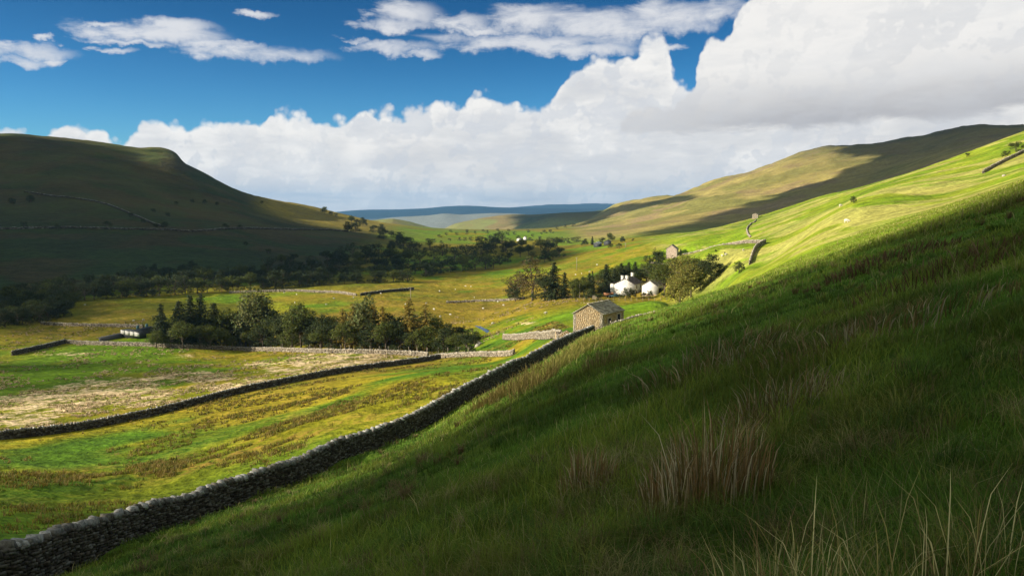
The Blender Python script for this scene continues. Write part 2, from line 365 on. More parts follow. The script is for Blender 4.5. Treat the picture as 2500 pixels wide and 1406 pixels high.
# ------------------------------------------------------------------ materials
def mat(name, base=None, rough=.9, attr=False, noise=None, bump=None, spec=.2, translucent=0, metal=0):
    m = bpy.data.materials.new(name); m.use_nodes = True; n = NT(m.node_tree); b = m.node_tree.nodes['Principled BSDF']
    b.inputs['Roughness'].default_value = rough; b.inputs['Specular IOR Level'].default_value = spec; b.inputs['Metallic'].default_value = metal
    t = n.n.new('ShaderNodeTexCoord'); P = t.outputs['Object']
    if attr:
        a = n.n.new('ShaderNodeVertexColor'); a.layer_name = 'col'; c = a.outputs['Color']
        if base: c = n.mix(1, c, base, 'MULTIPLY')
    else:
        r = n.n.new('ShaderNodeRGB'); r.outputs[0].default_value = (*base, 1); c = r.outputs[0]
    if noise:
        sc, lo, hi = noise
        f = n.rng(n.noise(P, sc, 6, .65), .3, .7, lo, hi)
        v = n.n.new('ShaderNodeVectorMath'); v.operation = 'SCALE'; n.l.new(c, v.inputs[0]); n.l.new(f, v.inputs['Scale']); c = v.outputs[0]
    n.put(b.inputs['Base Color'], c)
    if bump:
        bn = n.n.new('ShaderNodeBump'); bn.inputs['Distance'].default_value = bump[1]; bn.inputs['Strength'].default_value = 1
        n.put(bn.inputs['Height'], n.noise(P, bump[0], 6, .6)); n.l.new(bn.outputs[0], b.inputs['Normal'])
    if translucent:
        tr = n.n.new('ShaderNodeBsdfTranslucent'); n.put(tr.inputs[0], c)
        mx = n.n.new('ShaderNodeMixShader'); mx.inputs[0].default_value = translucent
        n.l.new(b.outputs[0], mx.inputs[1]); n.l.new(tr.outputs[0], mx.inputs[2])
        n.l.new(mx.outputs[0], m.node_tree.nodes['Material Output'].inputs['Surface'])
    return m
M = {}
M['stone'] = mat('dry_stone', None, .92, True, (9, .6, 1.35), (18, .012))
M['blade'] = mat('grass_blades', None, .75, True, None, None, .25, .35)
M['leaf'] = mat('leaves', None, .7, True, (1.1, .65, 1.35), None, .2, .25)
M['bark'] = mat('bark', (.13, .10, .075), .95, False, (8, .6, 1.4), (20, .02))
M['white'] = mat('limewash', (.62, .60, .56), .9, False, (.8, .72, 1.12), (12, .01))
M['slate'] = mat('roof_slate', None, .7, True, (5, .75, 1.25), (14, .008))
M['dark'] = mat('dark_opening', (.012, .012, .013), .6)
M['wood'] = mat('weathered_wood', (.27, .23, .18), .9, False, (10, .6, 1.3))
M['glass'] = mat('window_glass', (.03, .04, .05), .12, spec=.6)
M['shed'] = mat('dark_sheeting', (.045, .048, .05), .6, False, (3, .8, 1.2))
M['wool'] = mat('fleece', (.55, .52, .45), .95, False, (9, .8, 1.1))
M['shade_cloud'] = mat('shade_cloud', (.8, .8, .8), 1, False)
M['render'] = mat('pale_sheet', (.75, .76, .78), .6, False, (2, .9, 1.05))
M['rust'] = mat('rusty_metal', (.22, .10, .05), .8, False, (6, .6, 1.3))
M['farwhite'] = mat('weathered_limewash', (.50, .49, .46), .9)
M['bluepaint'] = mat('blue_paint', (.04, .10, .12), .5, False, (6, .8, 1.2))
M['rubber'] = mat('rubber', (.02, .02, .02), .8)
M['water'] = mat('river_water', (.02, .03, .035), .08, spec=.6, bump=(1.5, .02))

def ground_material():
    m = bpy.data.materials.new('pasture'); m.use_nodes = True; n = NT(m.node_tree); b = m.node_tree.nodes['Principled BSDF']
    b.inputs['Roughness'].default_value = .95; b.inputs['Specular IOR Level'].default_value = .08
    g = n.n.new('ShaderNodeNewGeometry'); P = g.outputs['Position']
    a = n.n.new('ShaderNodeVertexColor'); a.layer_name = 'col'; c = a.outputs['Color']
    k = n.n.new('ShaderNodeVertexColor'); k.layer_name = 'wgt'
    sp = n.n.new('ShaderNodeSeparateColor'); n.l.new(k.outputs['Color'], sp.inputs[0]); tus, pale, far = sp.outputs
    nA = n.noise(P, .9, 9, .68); nB = n.noise(P, .16, 7, .6); nC = n.noise(P, .028, 7, .6); nD = n.noise(P, .004, 6, .6)
    # tussocks of brown and golden grass
    t1 = n.rng(n.m('ADD', n.m('MULTIPLY', nA, .55), n.m('MULTIPLY', nB, .45)), .47, .57)
    c = n.mix(n.m('MULTIPLY', t1, tus), c, n.mix(nC, (.20, .115, .026), (.24, .15, .03)))
    t2 = n.rng(n.m('ADD', n.m('MULTIPLY', nA, .45), n.m('MULTIPLY', nB, .55)), n.rng(pale, 0, 1, .75, .45, False), n.rng(pale, 0, 1, .82, .53, False))
    c = n.mix(t2, c, n.mix(n.rng(nA, .4, .6), (.36, .26, .13), (.55, .42, .26)))
    # general mottling
    f = n.m('MULTIPLY', n.rng(nA, .3, .7, .62, 1.36), n.m('MULTIPLY', n.rng(nB, .3, .7, .74, 1.24), n.rng(nC, .3, .7, .85, 1.15)))
    v = n.n.new('ShaderNodeVectorMath'); v.operation = 'SCALE'; n.l.new(c, v.inputs[0]); n.l.new(f, v.inputs['Scale']); c = v.outputs[0]
    c = n.mix(n.m('MULTIPLY', far, n.rng(nD, .35, .65, 0, .5)), c, n.mix(nC, (.20, .13, .05), (.12, .13, .03)))
    n.put(b.inputs['Base Color'], c)
    bn = n.n.new('ShaderNodeBump'); bn.inputs['Distance'].default_value = .30; bn.inputs['Strength'].default_value = .9; n.put(bn.inputs['Height'], nA)
    b2_ = n.n.new('ShaderNodeBump'); b2_.inputs['Distance'].default_value = 1.6; b2_.inputs['Strength'].default_value = .8; n.put(b2_.inputs['Height'], nB); n.l.new(bn.outputs[0], b2_.inputs['Normal'])
    b3_ = n.n.new('ShaderNodeBump'); b3_.inputs['Distance'].default_value = 9; b3_.inputs['Strength'].default_value = .6; n.put(b3_.inputs['Height'], nC); n.l.new(b2_.outputs[0], b3_.inputs['Normal'])
    n.l.new(b3_.outputs[0], b.inputs['Normal'])
    return m
M['ground'] = ground_material()

# lines of the land used by several things
WALL_MAIN = [(-300,1475,20),(0,1442,22),(150,1400,26),(350,1310,33),(500,1252,38),(700,1185,44),(850,1125,52),(1000,1060,60),(1100,1002,68),(1200,945,79),(1300,898,90),(1350,868,98),(1400,848,106),(1448,828,112)]
def wxy(L): return [( ray(u, v)[0]*Y, Y) for u, v, Y in L]
WM = wxy(WALL_MAIN); WMx = np.array([p[0] for p in WM]); WMy = np.array([p[1] for p in WM])
def right_of_wall(x, y, margin=0): return x > np.interp(y, WMy, WMx)+margin
W2A, W2B = (-71, 113), (-19, 203)          # second wall, crossing the pasture
def side2(x, y): return (x-W2A[0])*(W2B[1]-W2A[1])-(y-W2A[1])*(W2B[0]-W2A[0])   # >0 : on the camera's side

# ------------------------------------------------------------------ the ground sheet
def ground():
    a_in = np.linspace(R(-37), R(37), 820)
    a_out = np.concatenate([np.linspace(R(37), R(180), 60)[1:]])
    azs = np.concatenate([-a_out[::-1], a_in, a_out])[1:]
    rs = np.concatenate([[.25, .6, 1.0], np.exp(np.linspace(math.log(1.4), math.log(700), 640)), np.exp(np.linspace(math.log(706), math.log(4200), 330)), np.exp(np.linspace(math.log(4260), math.log(17000), 90))])
    na, nr = len(azs), len(rs)
    Rr, Az = np.meshgrid(rs, azs, indexing='ij'); x = (Rr*np.sin(Az)).ravel(); y = (Rr*np.cos(Az)).ravel()
    z = T(x, y); r = np.hypot(x, y)
    V = np.stack([x, y, z], 1)
    i = np.arange(nr-1)[:, None]*na; j = np.arange(na)[None, :]; j2 = (j+1) % na
    Fq = np.stack([i+j, i+j2, i+na+j2, i+na+j], -1).reshape(-1, 4)[:, ::-1]
    # colours
    def cc(*c): return np.array(c)[None, :]
    u = 1250+F*x/np.maximum(y, 1)
    n1 = fbm(x/14, y/14, 4, 31); n2 = fbm(x/45, y/45, 4, 32); n3 = fbm((x+.2*y)/120, y/120, 4, 33); n4 = fbm(x/5, y/5, 3, 34)
    lush = cc(.085, .15, .014); yel = cc(.205, .215, .008); straw = cc(.40, .34, .11); olive = cc(.15, .125, .015); gold = cc(.265, .205, .013); green = cc(.105, .185, .007)
    def mx(a, b, t): t = np.clip(t, 0, 1)[:, None]; return a*(1-t)+b*t
    col = np.repeat(green, len(x), 0)
    # valley meadows
    col = mx(col, yel, sst(n2, .36, .56)); col = mx(col, gold, sst(n1*.5+n3*.5, .42, .54)*.85*sst(r, 90, 220)*(.35+.65*sst(x, -170, -40))); col = mx(col, olive, sst(n3, .50, .62)*.5)
    col = mx(col, gold, np.exp(-(((x+15)/50)**2+((y-330)/90)**2))*sst(n1, .35, .5)*.9)
    col = mx(col, cc(.125, .22, .010), sst(r, 620, 800)*(1-sst(r, 1700, 2100))*sst(fbm(x/90, y/160, 3, 61), .42, .50)*.9)
    housef = np.exp(-(((x-30)/28)**2+((y-215)/50)**2)); col = mx(col, green*1.1, housef*1.5)
    # beyond the second wall
    s2 = side2(x, y); past2 = (s2 < 0) & (y < 330) & (x < 0)
    # first pasture between the walls
    firstp = (~right_of_wall(x, y)) & (s2 > 0) & (y < 215) & (x < 12)
    col = np.where(firstp[:, None], mx(mx(np.repeat(cc(.070, .145, .008), len(x), 0), yel*1.05, sst(n1*.4+n3*.2+n2*.4, .38, .55)*sst(y, 35, 80)), gold*1.05, sst(n1*.5+n2*.5, .47, .6)*sst(y, 55, 120)*.8), col)
    # near hillside
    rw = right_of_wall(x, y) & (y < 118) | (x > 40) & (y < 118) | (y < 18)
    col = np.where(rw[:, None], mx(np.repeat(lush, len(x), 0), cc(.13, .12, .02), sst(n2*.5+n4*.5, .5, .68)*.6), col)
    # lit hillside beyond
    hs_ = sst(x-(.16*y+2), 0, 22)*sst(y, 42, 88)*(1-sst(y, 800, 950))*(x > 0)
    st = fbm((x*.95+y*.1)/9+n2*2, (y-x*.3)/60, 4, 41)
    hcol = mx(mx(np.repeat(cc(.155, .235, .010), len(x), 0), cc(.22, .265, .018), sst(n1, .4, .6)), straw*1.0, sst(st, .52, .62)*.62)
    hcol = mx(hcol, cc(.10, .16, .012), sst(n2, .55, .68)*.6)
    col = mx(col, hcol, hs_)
    # right-hand fell: pale bleached grass
    fr = sst(r, 850, 1150)*sst(x-.06*y, 0, 60)
    fc = mx(np.repeat(cc(.33, .27, .085), len(x), 0), cc(.20, .19, .05), sst(n3, .45, .62)); fc = mx(fc, cc(.26, .18, .10), sst(fbm(x/70, y/120, 4, 44), .58, .68)*.7)
    fc = mx(fc, cc(.055, .058, .042), np.maximum(sst(z-.02*x, 95, 150)*.85, sst(x, 560, 900)*.6))  # dark heather tops, widened and deepened to put shade into the fell colour
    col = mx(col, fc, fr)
    # left-hand fell
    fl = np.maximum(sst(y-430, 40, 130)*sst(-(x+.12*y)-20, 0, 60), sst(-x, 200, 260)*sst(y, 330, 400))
    lc = mx(np.repeat(cc(.032, .050, .012), len(x), 0), cc(.050, .044, .015), sst(n2, .44, .6)); lc = mx(lc, cc(.03, .04, .012), sst(fbm(x/60, y/110, 4, 55), .54, .64)*.7); lc = mx(lc, cc(.27, .21, .025), sst(u, 590, 680)*sst(y, 1020, 1350))  # shade partly put into the dark colours; gold stops near the shadow edge
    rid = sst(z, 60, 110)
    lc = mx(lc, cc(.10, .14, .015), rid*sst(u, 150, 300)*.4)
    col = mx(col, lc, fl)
    # middle and far hills
    mh = sst(r, 2200, 2600)*(1-sst(x-.12*y, -100, 100))
    col = mx(col, mx(np.repeat(cc(.20, .23, .07), len(x), 0), cc(.22, .17, .07), sst(fbm(x/150, y/300, 4, 50), .5, .62)), mh)
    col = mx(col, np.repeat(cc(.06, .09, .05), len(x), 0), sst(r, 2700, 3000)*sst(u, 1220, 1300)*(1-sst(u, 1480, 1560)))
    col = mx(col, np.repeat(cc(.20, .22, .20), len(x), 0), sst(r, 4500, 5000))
    col = mx(col, np.repeat(cc(.016, .045, .07), len(x), 0), sst(r, 8200, 8800))  # dark heather, tinted blue so distance haze is in the colour
    # weights for the shader: tussocks, pale patches, far mottling
    tus = np.where(firstp, sst(y, 30, 75)*sst(n2*.6+n3*.4, .40, .56)*.95, 0)
    tus = np.maximum(tus, np.where(past2 | ((y > 180) & (r < 700) & (fl < .5)), .75*sst(n2, .38, .55), 0)*(1-hs_)*(1-np.clip(housef*1.6, 0, 1)))
    # the pinkish patches of bleached rush beyond the second wall
    pale = np.zeros(len(x))
    for (pu, pv, ru, rv, k) in [(250,965,230,34,1),(120,985,190,28,1),(40,1025,130,26,.9),(330,930,90,14,.85),(470,920,120,18,.9),(560,945,130,16,.85),(820,884,140,22,1.1),(900,878,130,16,1.1),(980,876,70,9,.9),(700,905,90,14,.8),(640,892,90,12,.7),(640,930,90,12,.8),(170,865,160,8,.6),(420,868,140,7,.55),(230,935,90,12,.9),
                                (1330,800,70,10,.7),(1290,790,60,8,.6)]:
        a0, e0 = ray(pu, pv)
        eu = np.where(y > 5, x/np.maximum(y, 1)-a0, 9)*F/ru; ev = np.where(y > 5, z/np.maximum(y, 1)-e0, 9)*F/rv
        pale = np.maximum(pale, k*np.exp(-(eu**2+ev**2)*.8)*((y > 105) & (y < 420)))
    pale = np.clip(pale*1.5, 0, 1)
    pale = np.where(firstp, 0, pale)
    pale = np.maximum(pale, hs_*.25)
    far = sst(r, 700, 1200)*(1-sst(r, 4500, 5000))
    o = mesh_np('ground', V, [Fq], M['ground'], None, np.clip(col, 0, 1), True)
    at_ = o.data.color_attributes.new('wgt', 'FLOAT_COLOR', 'POINT')
    wv = np.ones((len(V), 4), np.float32); wv[:, 0] = tus; wv[:, 1] = pale; wv[:, 2] = far; at_.data.foreach_set('color', wv.ravel())
    tag(o, 'green and straw coloured dale with pastures and fells', 'land', kind='structure'); del o['category']
    return o
ground()

# ------------------------------------------------------------------ dry-stone walls
def spline(P, step):
    P = [Vector((p[0], p[1], 0)) for p in P]; out = []
    for i in range(len(P)-1):
        p0 = P[max(i-1, 0)]; p1 = P[i]; p2 = P[i+1]; p3 = P[min(i+2, len(P)-1)]
        n = max(1, int((p2-p1).length/step))
        for k in range(n):
            t = k/n; out.append(.5*((2*p1)+(p2-p0)*t+(2*p0-5*p1+4*p2-p3)*t*t+(3*p1-p0-3*p2+p3)*t**3))
    out.append(P[-1]); return out
SC = {'near': [(.085,.072,.055),(.06,.048,.036),(.11,.10,.082),(.045,.038,.03),(.15,.142,.125)],
      'pale': [(.27,.225,.165),(.22,.18,.135),(.32,.28,.22),(.17,.14,.10)]}
CAP = {'near': [(.26,.255,.24),(.36,.35,.33),(.20,.19,.175),(.15,.135,.11)], 'pale': [(.36,.32,.26),(.28,.25,.20)]}
def wall(pts, label, h=1.45, th=.55, st=.34, seed=1, pal='near', name='dry_stone_wall', group=None, wig=.0, hf=None, near=None):
    random.seed(seed)
    L = spline(pts, st*1.0); xs = [p.x for p in L]; ys = [p.y for p in L]; zs = T(xs, ys)
    kw = max(7, int(4/st)*2+1); kw = min(kw, (len(zs)//2)*2-1); zs = np.convolve(np.pad(zs, kw//2, mode='reflect', reflect_type='odd'), np.ones(kw)/kw, 'valid')
    root = empty(name, (L[len(L)//2].x, L[len(L)//2].y, float(zs[len(L)//2])), 0, label, 'wall', group)
    off = Vector(root.location)
    body = MB(); cope = MB(); core = MB()
    nc = max(3, int(round(h/(st*.42)))); ch = h/nc
    prev = None
    for i in range(len(L)-1):
        p = Vector((L[i].x, L[i].y, zs[i])); q = Vector((L[i+1].x, L[i+1].y, zs[i+1]))
        d = (q-p); ln = d.length
        if ln < 1e-3: continue
        dh = Vector((d.x, d.y, 0)).normalized(); nrm = Vector((dh.y, -dh.x, 0)); t = d.normalized(); up = Vector((0, 0, 1))
        hh = h*(hf(i/len(L)) if hf else 1)*(1+.10*(mnoise.noise(Vector((i*st*.25, seed, 0)))+.4*mnoise.noise(Vector((i*st*1.1, seed, 3)))))
        ch = hh/nc
        c = (p+q)/2-off
        core.box(c+up*(hh*.48-.35), (ln*1.1, th*.7, hh*.96+.7), (t, nrm, up), (.03, .027, .024))
        for k in range(nc):
            wid = th*(1-.28*k/nc)
            for sgn in (-1, 1):
                if random.random() < .03: continue
                g = random.choice(SC[pal]); f = random.uniform(.6, 1.35); g = tuple(a*f for a in g)
                o_ = sgn*(wid/2-.09)+random.uniform(-.03, .03)
                body.box(c+nrm*o_+up*((k+.5)*ch+random.uniform(-.02, .02))+t*random.uniform(-.3, .3)*ln*(.5 if k % 2 else 1),
                         (ln*random.uniform(.7, 1.25), .22, ch*random.uniform(.72, 1.02)), (t, nrm, up), g, jit=ch*.16)
        m_ = max(1, int(round(ln/(.20 if st < .4 else st*.55))))
        for k in range(m_):
            if random.random() < .06: continue
            g = random.choice(CAP[pal]); f = random.uniform(.6, 1.25); g = tuple(a*f for a in g)
            sz = random.uniform(.14, .27)*(1 if st < .4 else 1.35); lean = random.uniform(-.45, .45)
            t2 = (t*math.cos(lean)+up*math.sin(lean)); u2 = (up*math.cos(lean)-t*math.sin(lean))
            cope.box(c+t*((k+.5)/m_-.5)*ln+up*(hh+sz*.30)+nrm*random.uniform(-.05, .05), (ln/m_*random.uniform(.7, 1.3), th*random.uniform(.55, .85), sz*random.uniform(.8, 1.5)), (t2, nrm, u2), g, jit=.04, taper=random.uniform(.5, .9))
    core.V += []; 
    body.add(core.V, core.F, (.03, .027, .024))
    body.build('stonework', M['stone'], root); cope.build('cope_stones', M['stone'], root)
    return root
wall(WM, 'long dark dry-stone wall climbing from bottom left corner to the stone barn', 1.42, .62, .24, 11, hf=lambda t: 1+.36*max(0, t-.3)/.7)
W2 = [(-76,104),(-71,113),(-58,135),(-44,160),(-30,186),(-19,203)]
wall(W2, 'straight dark dry-stone wall crossing the pasture with pinkish rushes behind it', 1.15, .5, .42, 12)
def pth(L): return [tuple(at(u, v)[:2]) for u, v in L]
wall(pth([(160,838),(400,848),(600,857),(800,862),(1000,868),(1045,872)]), 'long pale dry-stone wall along the foot of the riverside tree clump', 1.2, .6, .6, 13, 'pale')
wall([tuple(onY(u, Y)[:2]) for u, Y in ((1062,209),(1160,187),(1255,158))], 'short pale dry-stone wall right of the pasture wall end', 1.0, .6, .55, 14, 'pale')
wall(pth([(30,868),(90,855),(160,838)]), 'short dark dry-stone wall at far left, meeting a paler wall', 1.5, .6, .6, 15)
wall([(-2.4,210),(1.6,188),(4.4,165),(7.2,135),(7.9,124)], 'pale dry-stone wall running left from the stone barn sheepfold', 1.3, .55, .5, 16, 'pale')
wall(pth([(100,792),(230,797),(350,800)]), 'low faint dry-stone wall in the far left meadow', 1.1, .6, .9, 17, 'pale')
wall(pth([(560,716),(700,712),(800,715),(870,722)]), 'low pale dry-stone wall in front of the dark river wood', 1.1, .7, 1., 18, 'pale')
wall(pth([(880,722),(940,714),(1010,707)]), 'dark dry-stone wall in the middle meadow beside the lit strip', 1.3, .7, 1., 19)
wall(pth([(1090,740),(1160,737),(1230,735),(1280,730)]), 'low broken stone wall left of the farm trees', .9, .8, .9, 20, 'pale')
wall([(15.2,117.5),(18.5,121.5),(24,131),(33,150),(41,170),(46,192)], 'dry-stone wall running right from the stone barn under the slope', 1.2, .55, .42, 21, 'pale')
def pY(L): return [tuple(onY(u, Y)[:2]) for u, Y in L]
wall(pY([(1868,268),(1848,256),(1838,240),(1832,222)]), 'stone wall dropping from the fold corner to a round bush', 1.3, .6, .7, 22, 'pale')
wall(pY([(1728,335),(1760,325),(1800,308),(1868,268)]), 'pale stone wall forming the top side of the hillside fold', 1.0, .7, .9, 23, 'pale')
wall(pY([(1655,345),(1690,342),(1728,335)]), 'pale stone wall from the field barn up to the hillside fold', .9, .6, .9, 26, 'pale')
wall(pY([(1590,440),(1640,425),(1728,400)]), 'faint pale stone wall above the field barn', .9, .7, 1., 27, 'pale')
wall(pY([(1845,565),(1830,505),(1822,440),(1832,370)]), 'pale tumbledown wall zigzagging below the hillside ruin', .6, .8, 1., 24, 'pale')
wall(pth([(2400,424),(2440,402),(2500,372),(2560,340)]), 'pale stone wall high on the sunny slope at the right edge', .8, .6, .8, 25, 'pale')

wall(pth([(-30,560),(120,558),(270,560),(400,562),(480,566),(560,560),(690,561),(780,562),(850,566)]), 'dark boundary wall running level across the foot of the shaded left fell', 1.6, 1., 2.2, 31)
wall(pth([(60,470),(150,482),(260,500),(330,528),(400,556)]), 'faint dark wall slanting down the shaded left fell', 1.5, 1., 2.4, 32)

# ------------------------------------------------------------------ buildings
def face_stones(mb, o, ax, up, w_, hfun, nrm, pal, sw=.30, sh=.13, holes=(), proud=.02):
    rows = int(max(hfun(t*w_/20) for t in range(21))/sh)+1
    for r_ in range(rows):
        x = random.uniform(-.2, 0)
        while x < w_:
            l = sw*random.uniform(.55, 1.4); xc = x+l/2; zc = (r_+.5)*sh
            if 0 <= xc <= w_ and zc+sh*.4 < hfun(xc) and not any(a < xc < b and c_ < zc < d_ for a, b, c_, d_ in holes):
                g = random.choice(SC[pal]) if xc > .45 and xc < w_-.45 else random.choice(CAP['pale']); f = random.uniform(.75, 1.2)
                x0 = max(0, x); x1 = min(w_, x+l-.015)
                mb.box(o+ax*((x0+x1)/2)+up*zc+nrm*random.uniform(0, proud), (x1-x0, .12, sh*.9), (ax, nrm, up), tuple(a*f for a in g), jit=.012)
            x += l
def slates(mb, e0, e1, r0, r1, rows, cols, pal, thick=.05, over=.18):
    """slab rows between an eave line e0-e1 and a ridge line r0-r1"""
    for i in range(rows):
        t0 = i/rows; t1 = (i+1)/rows+.35/rows
        a0 = e0.lerp(r0, t0); a1 = e1.lerp(r1, t0); b0 = e0.lerp(r0, min(t1, 1)); b1 = e1.lerp(r1, min(t1, 1))
        n = (a1-a0).cross(b0-a0).normalized(); n = n if n.z > 0 else -n
        k = 0.; 
        while k < 1:
            l = random.uniform(.6, 1.5)/cols; k2 = min(1, k+l)
            g = random.choice(pal); f = random.uniform(.75, 1.2); lift = thick*random.uniform(.8, 1.5)
            A_ = a0.lerp(a1, k)+n*lift; B_ = a0.lerp(a1, k2-.01)+n*lift; C_ = b0.lerp(b1, k2-.01)+n*.01; D_ = b0.lerp(b1, k)+n*.01
            mb.prism([A_, B_, C_, D_], -n*thick, tuple(a*f for a in g)); k = k2
def gable_building(o, ux, W_, Lg, eave, ridge, foot=1.2):
    """frame: o near corner, ux along gable (to the left), uy along the side"""
    pass
Zp = Vector((0, 0, 1))
SLATE = [(.20,.185,.165),(.25,.235,.21),(.16,.145,.13),(.30,.28,.25)]
def barn_like(root, N, Lc, Rc, zb, eave, rise, pal, stone=True, wallmat=None, roofpal=SLATE, rows=9, rcols=14, oh=.22, holes_side=(), holes_gable=(), roofname='roof', seed=5):
    """N near corner, Lc far end of gable, Rc far end of side wall (xy); walls go from zb to zb+eave"""
    random.seed(seed); off = Vector(root.location)
    n0 = Vector((N[0], N[1], zb))-off; gl = Vector((Lc[0]-N[0], Lc[1]-N[1], 0)); sl = Vector((Rc[0]-N[0], Rc[1]-N[1], 0))
    gw, sw_ = gl.length, sl.length; gx, sx2 = gl.normalized(), sl.normalized()
    gn = Vector((gx.y, -gx.x, 0)); gn = gn if gn.dot(sx2) < 0 else -gn
    sn = Vector((sx2.y, -sx2.x, 0)); sn = sn if sn.dot(gx) < 0 else -sn
    # solid shell, four walls with open roof space closed by the roof
    def shell(col):
        mb = MB(); ft = 1.5
        pg = [n0-Zp*ft, n0+gl-Zp*ft, n0+gl+Zp*eave, n0+gl/2+Zp*(eave+rise), n0+Zp*eave]
        mb.prism([p-gn*.06 for p in pg], sl+gn*.12, col)
        return mb
    mb = shell((.30, .225, .14) if stone else (1, 1, 1))
    def gh(x): return eave+rise*(1-abs(x-gw/2)/(gw/2))-.02
    if stone:
        face_stones(mb, n0-gn*.03, gx, Zp, gw, gh, gn, pal, holes=holes_gable)
        face_stones(mb, n0-sn*.03, sx2, Zp, sw_, lambda x: eave, sn, pal, holes=holes_side)
        face_stones(mb, n0+gl+sn*.03, sx2, Zp, sw_, lambda x: eave, -sn, pal)
    mb.build('wall', wallmat or M['stone'], root)
    # roof slopes
    rf = MB(); g0 = gn*oh; e = eave+.03; drop = rise/(gw/2)*oh
    a0 = n0+g0-gx*oh+Zp*(e-drop); a1 = n0+sl-g0-gx*oh+Zp*(e-drop); r0 = n0+gl/2+g0+Zp*(e+rise); r1 = n0+gl/2+sl-g0+Zp*(e+rise)
    b0 = n0+gl+g0+gx*oh+Zp*(e-drop); b1 = n0+gl+sl-g0+gx*oh+Zp*(e-drop)
    for (p, q, rr0, rr1) in ((a0, a1, r0, r1), (b0, b1, r0, r1)):
        nn = (q-p).cross(rr0-p).normalized(); nn = nn if nn.z > 0 else -nn
        rf.prism([p, q, rr1, rr0], nn*.05, roofpal[0]); slates(rf, p+nn*.05, q+nn*.05, rr0+nn*.05, rr1+nn*.05, rows, rcols, roofpal)
    rfo = rf.build(roofname, M['slate'], root)
    rg = MB(); nseg = max(6, int(sw_/.6))
    for k in range(nseg): rg.box((r0.lerp(r1, (k+.5)/nseg))+Zp*.14, ((r1-r0).length/nseg*.94, .34, .12), (sx2, gx, Zp), random.choice(roofpal), jit=.015)
    rg.build('ridge_tiles', M['slate'], rfo)
    return dict(n0=n0, gx=gx, sx=sx2, gn=gn, sn=sn, gw=gw, sw=sw_, roof=rfo, gl=gl, sl=sl)
def opening(root, base, ax, nrm, w_, h_, name='doorway', m=None, depth=.08, frame=True):
    mb = MB(); mb.box(base+ax*(w_/2)+Zp*(h_/2)+nrm*(.03), (w_, depth, h_), (ax, nrm, Zp)); d = mb.build(name, m or M['dark'], root)
    if frame:
        f = MB()
        for x in (-.09, w_+.09): f.box(base+ax*x+Zp*(h_/2)+nrm*.06, (.18, .14, h_), (ax, nrm, Zp), (.4, .35, .28))
        f.box(base+ax*(w_/2)+Zp*(h_+.11)+nrm*.06, (w_+.4, .14, .2), (ax, nrm, Zp), (.4, .35, .28))
        f.build('stone_surround', M['stone'], d)
    return d
# stone barn beside the long wall
SCB = [(.42,.31,.18),(.38,.275,.16),(.46,.36,.23),(.34,.25,.15),(.41,.32,.21)]; SC['barn'] = SCB
Yn = 128.; nc_ = ray(1472, 766)
N = (nc_[0]*Yn, Yn); Lc = (ray(1400, 763)[0]*Yn*1.012, Yn*1.012); Rc = (ray(1523, 755)[0]*Yn*1.043, Yn*1.043)
ze = nc_[1]*Yn; zb = ze-3.3
bn = empty('stone_barn', (N[0], N[1], zb), 0, 'tan stone field barn with slab roof where the long wall ends', 'barn')
q = barn_like(bn, N, Lc, Rc, zb, 3.2, 1.5, 'barn', rows=9, rcols=12, roofpal=[(.30,.27,.22),(.36,.33,.27),(.24,.21,.17),(.42,.38,.31)], seed=51)
opening(bn, q['n0']+q['sx']*4.6+Zp*.0, q['sx'], q['sn'], 1.0, 2.7, 'doorway')
opening(bn, q['n0']+q['sx']*1.6+Zp*.3, q['sx'], q['sn'], .9, 2.0, 'doorway')
# sheepfold (small ruined lean-to) in front of the barn gable
fp = at(1382, 824); Pf = onY(1362, 121.5); Qf = onY(1401, 121.5)
fold = empty('stone_outhouse', (Pf.x, Pf.y, Pf.z), 0, 'low roofless stone outhouse left of the tan barn gable', 'outhouse')
mb = MB(); random.seed(61)
ax_ = (Vector((Qf.x, Qf.y, 0))-Vector((Pf.x, Pf.y, 0))); wf = ax_.length; ax_.normalize(); nf = Vector((ax_.y, -ax_.x, 0))
hfn = lambda x: 1.25+.75*max(0, 1-abs(x-wf*.62)/(wf*.5))
zf0 = Zp*.0
mb.prism([(0, 0, -.8), ax_*wf-Zp*.8, ax_*wf+Zp*1.3, ax_*wf*.62+Zp*1.95, Zp*1.2], -nf*.5, (.2, .16, .12))
face_stones(mb, Vector((0, 0, -.3))+nf*.02, ax_, Zp, wf, lambda x: hfn(x)+.3, nf, 'barn')
mb.build('front_wall', M['stone'], fold)
mb = MB(); mb.box(-nf*1.9+ax_*.2+Zp*.2, (.5, 3.4, 2.0), (ax_, nf, Zp), (.28, .22, .16))
face_stones(mb, Vector((-.08, 0, -.3))-nf*3.6, nf, Zp, 3.5, lambda x: 1.6, -ax_, 'barn'); mb.build('side_wall', M['stone'], fold)

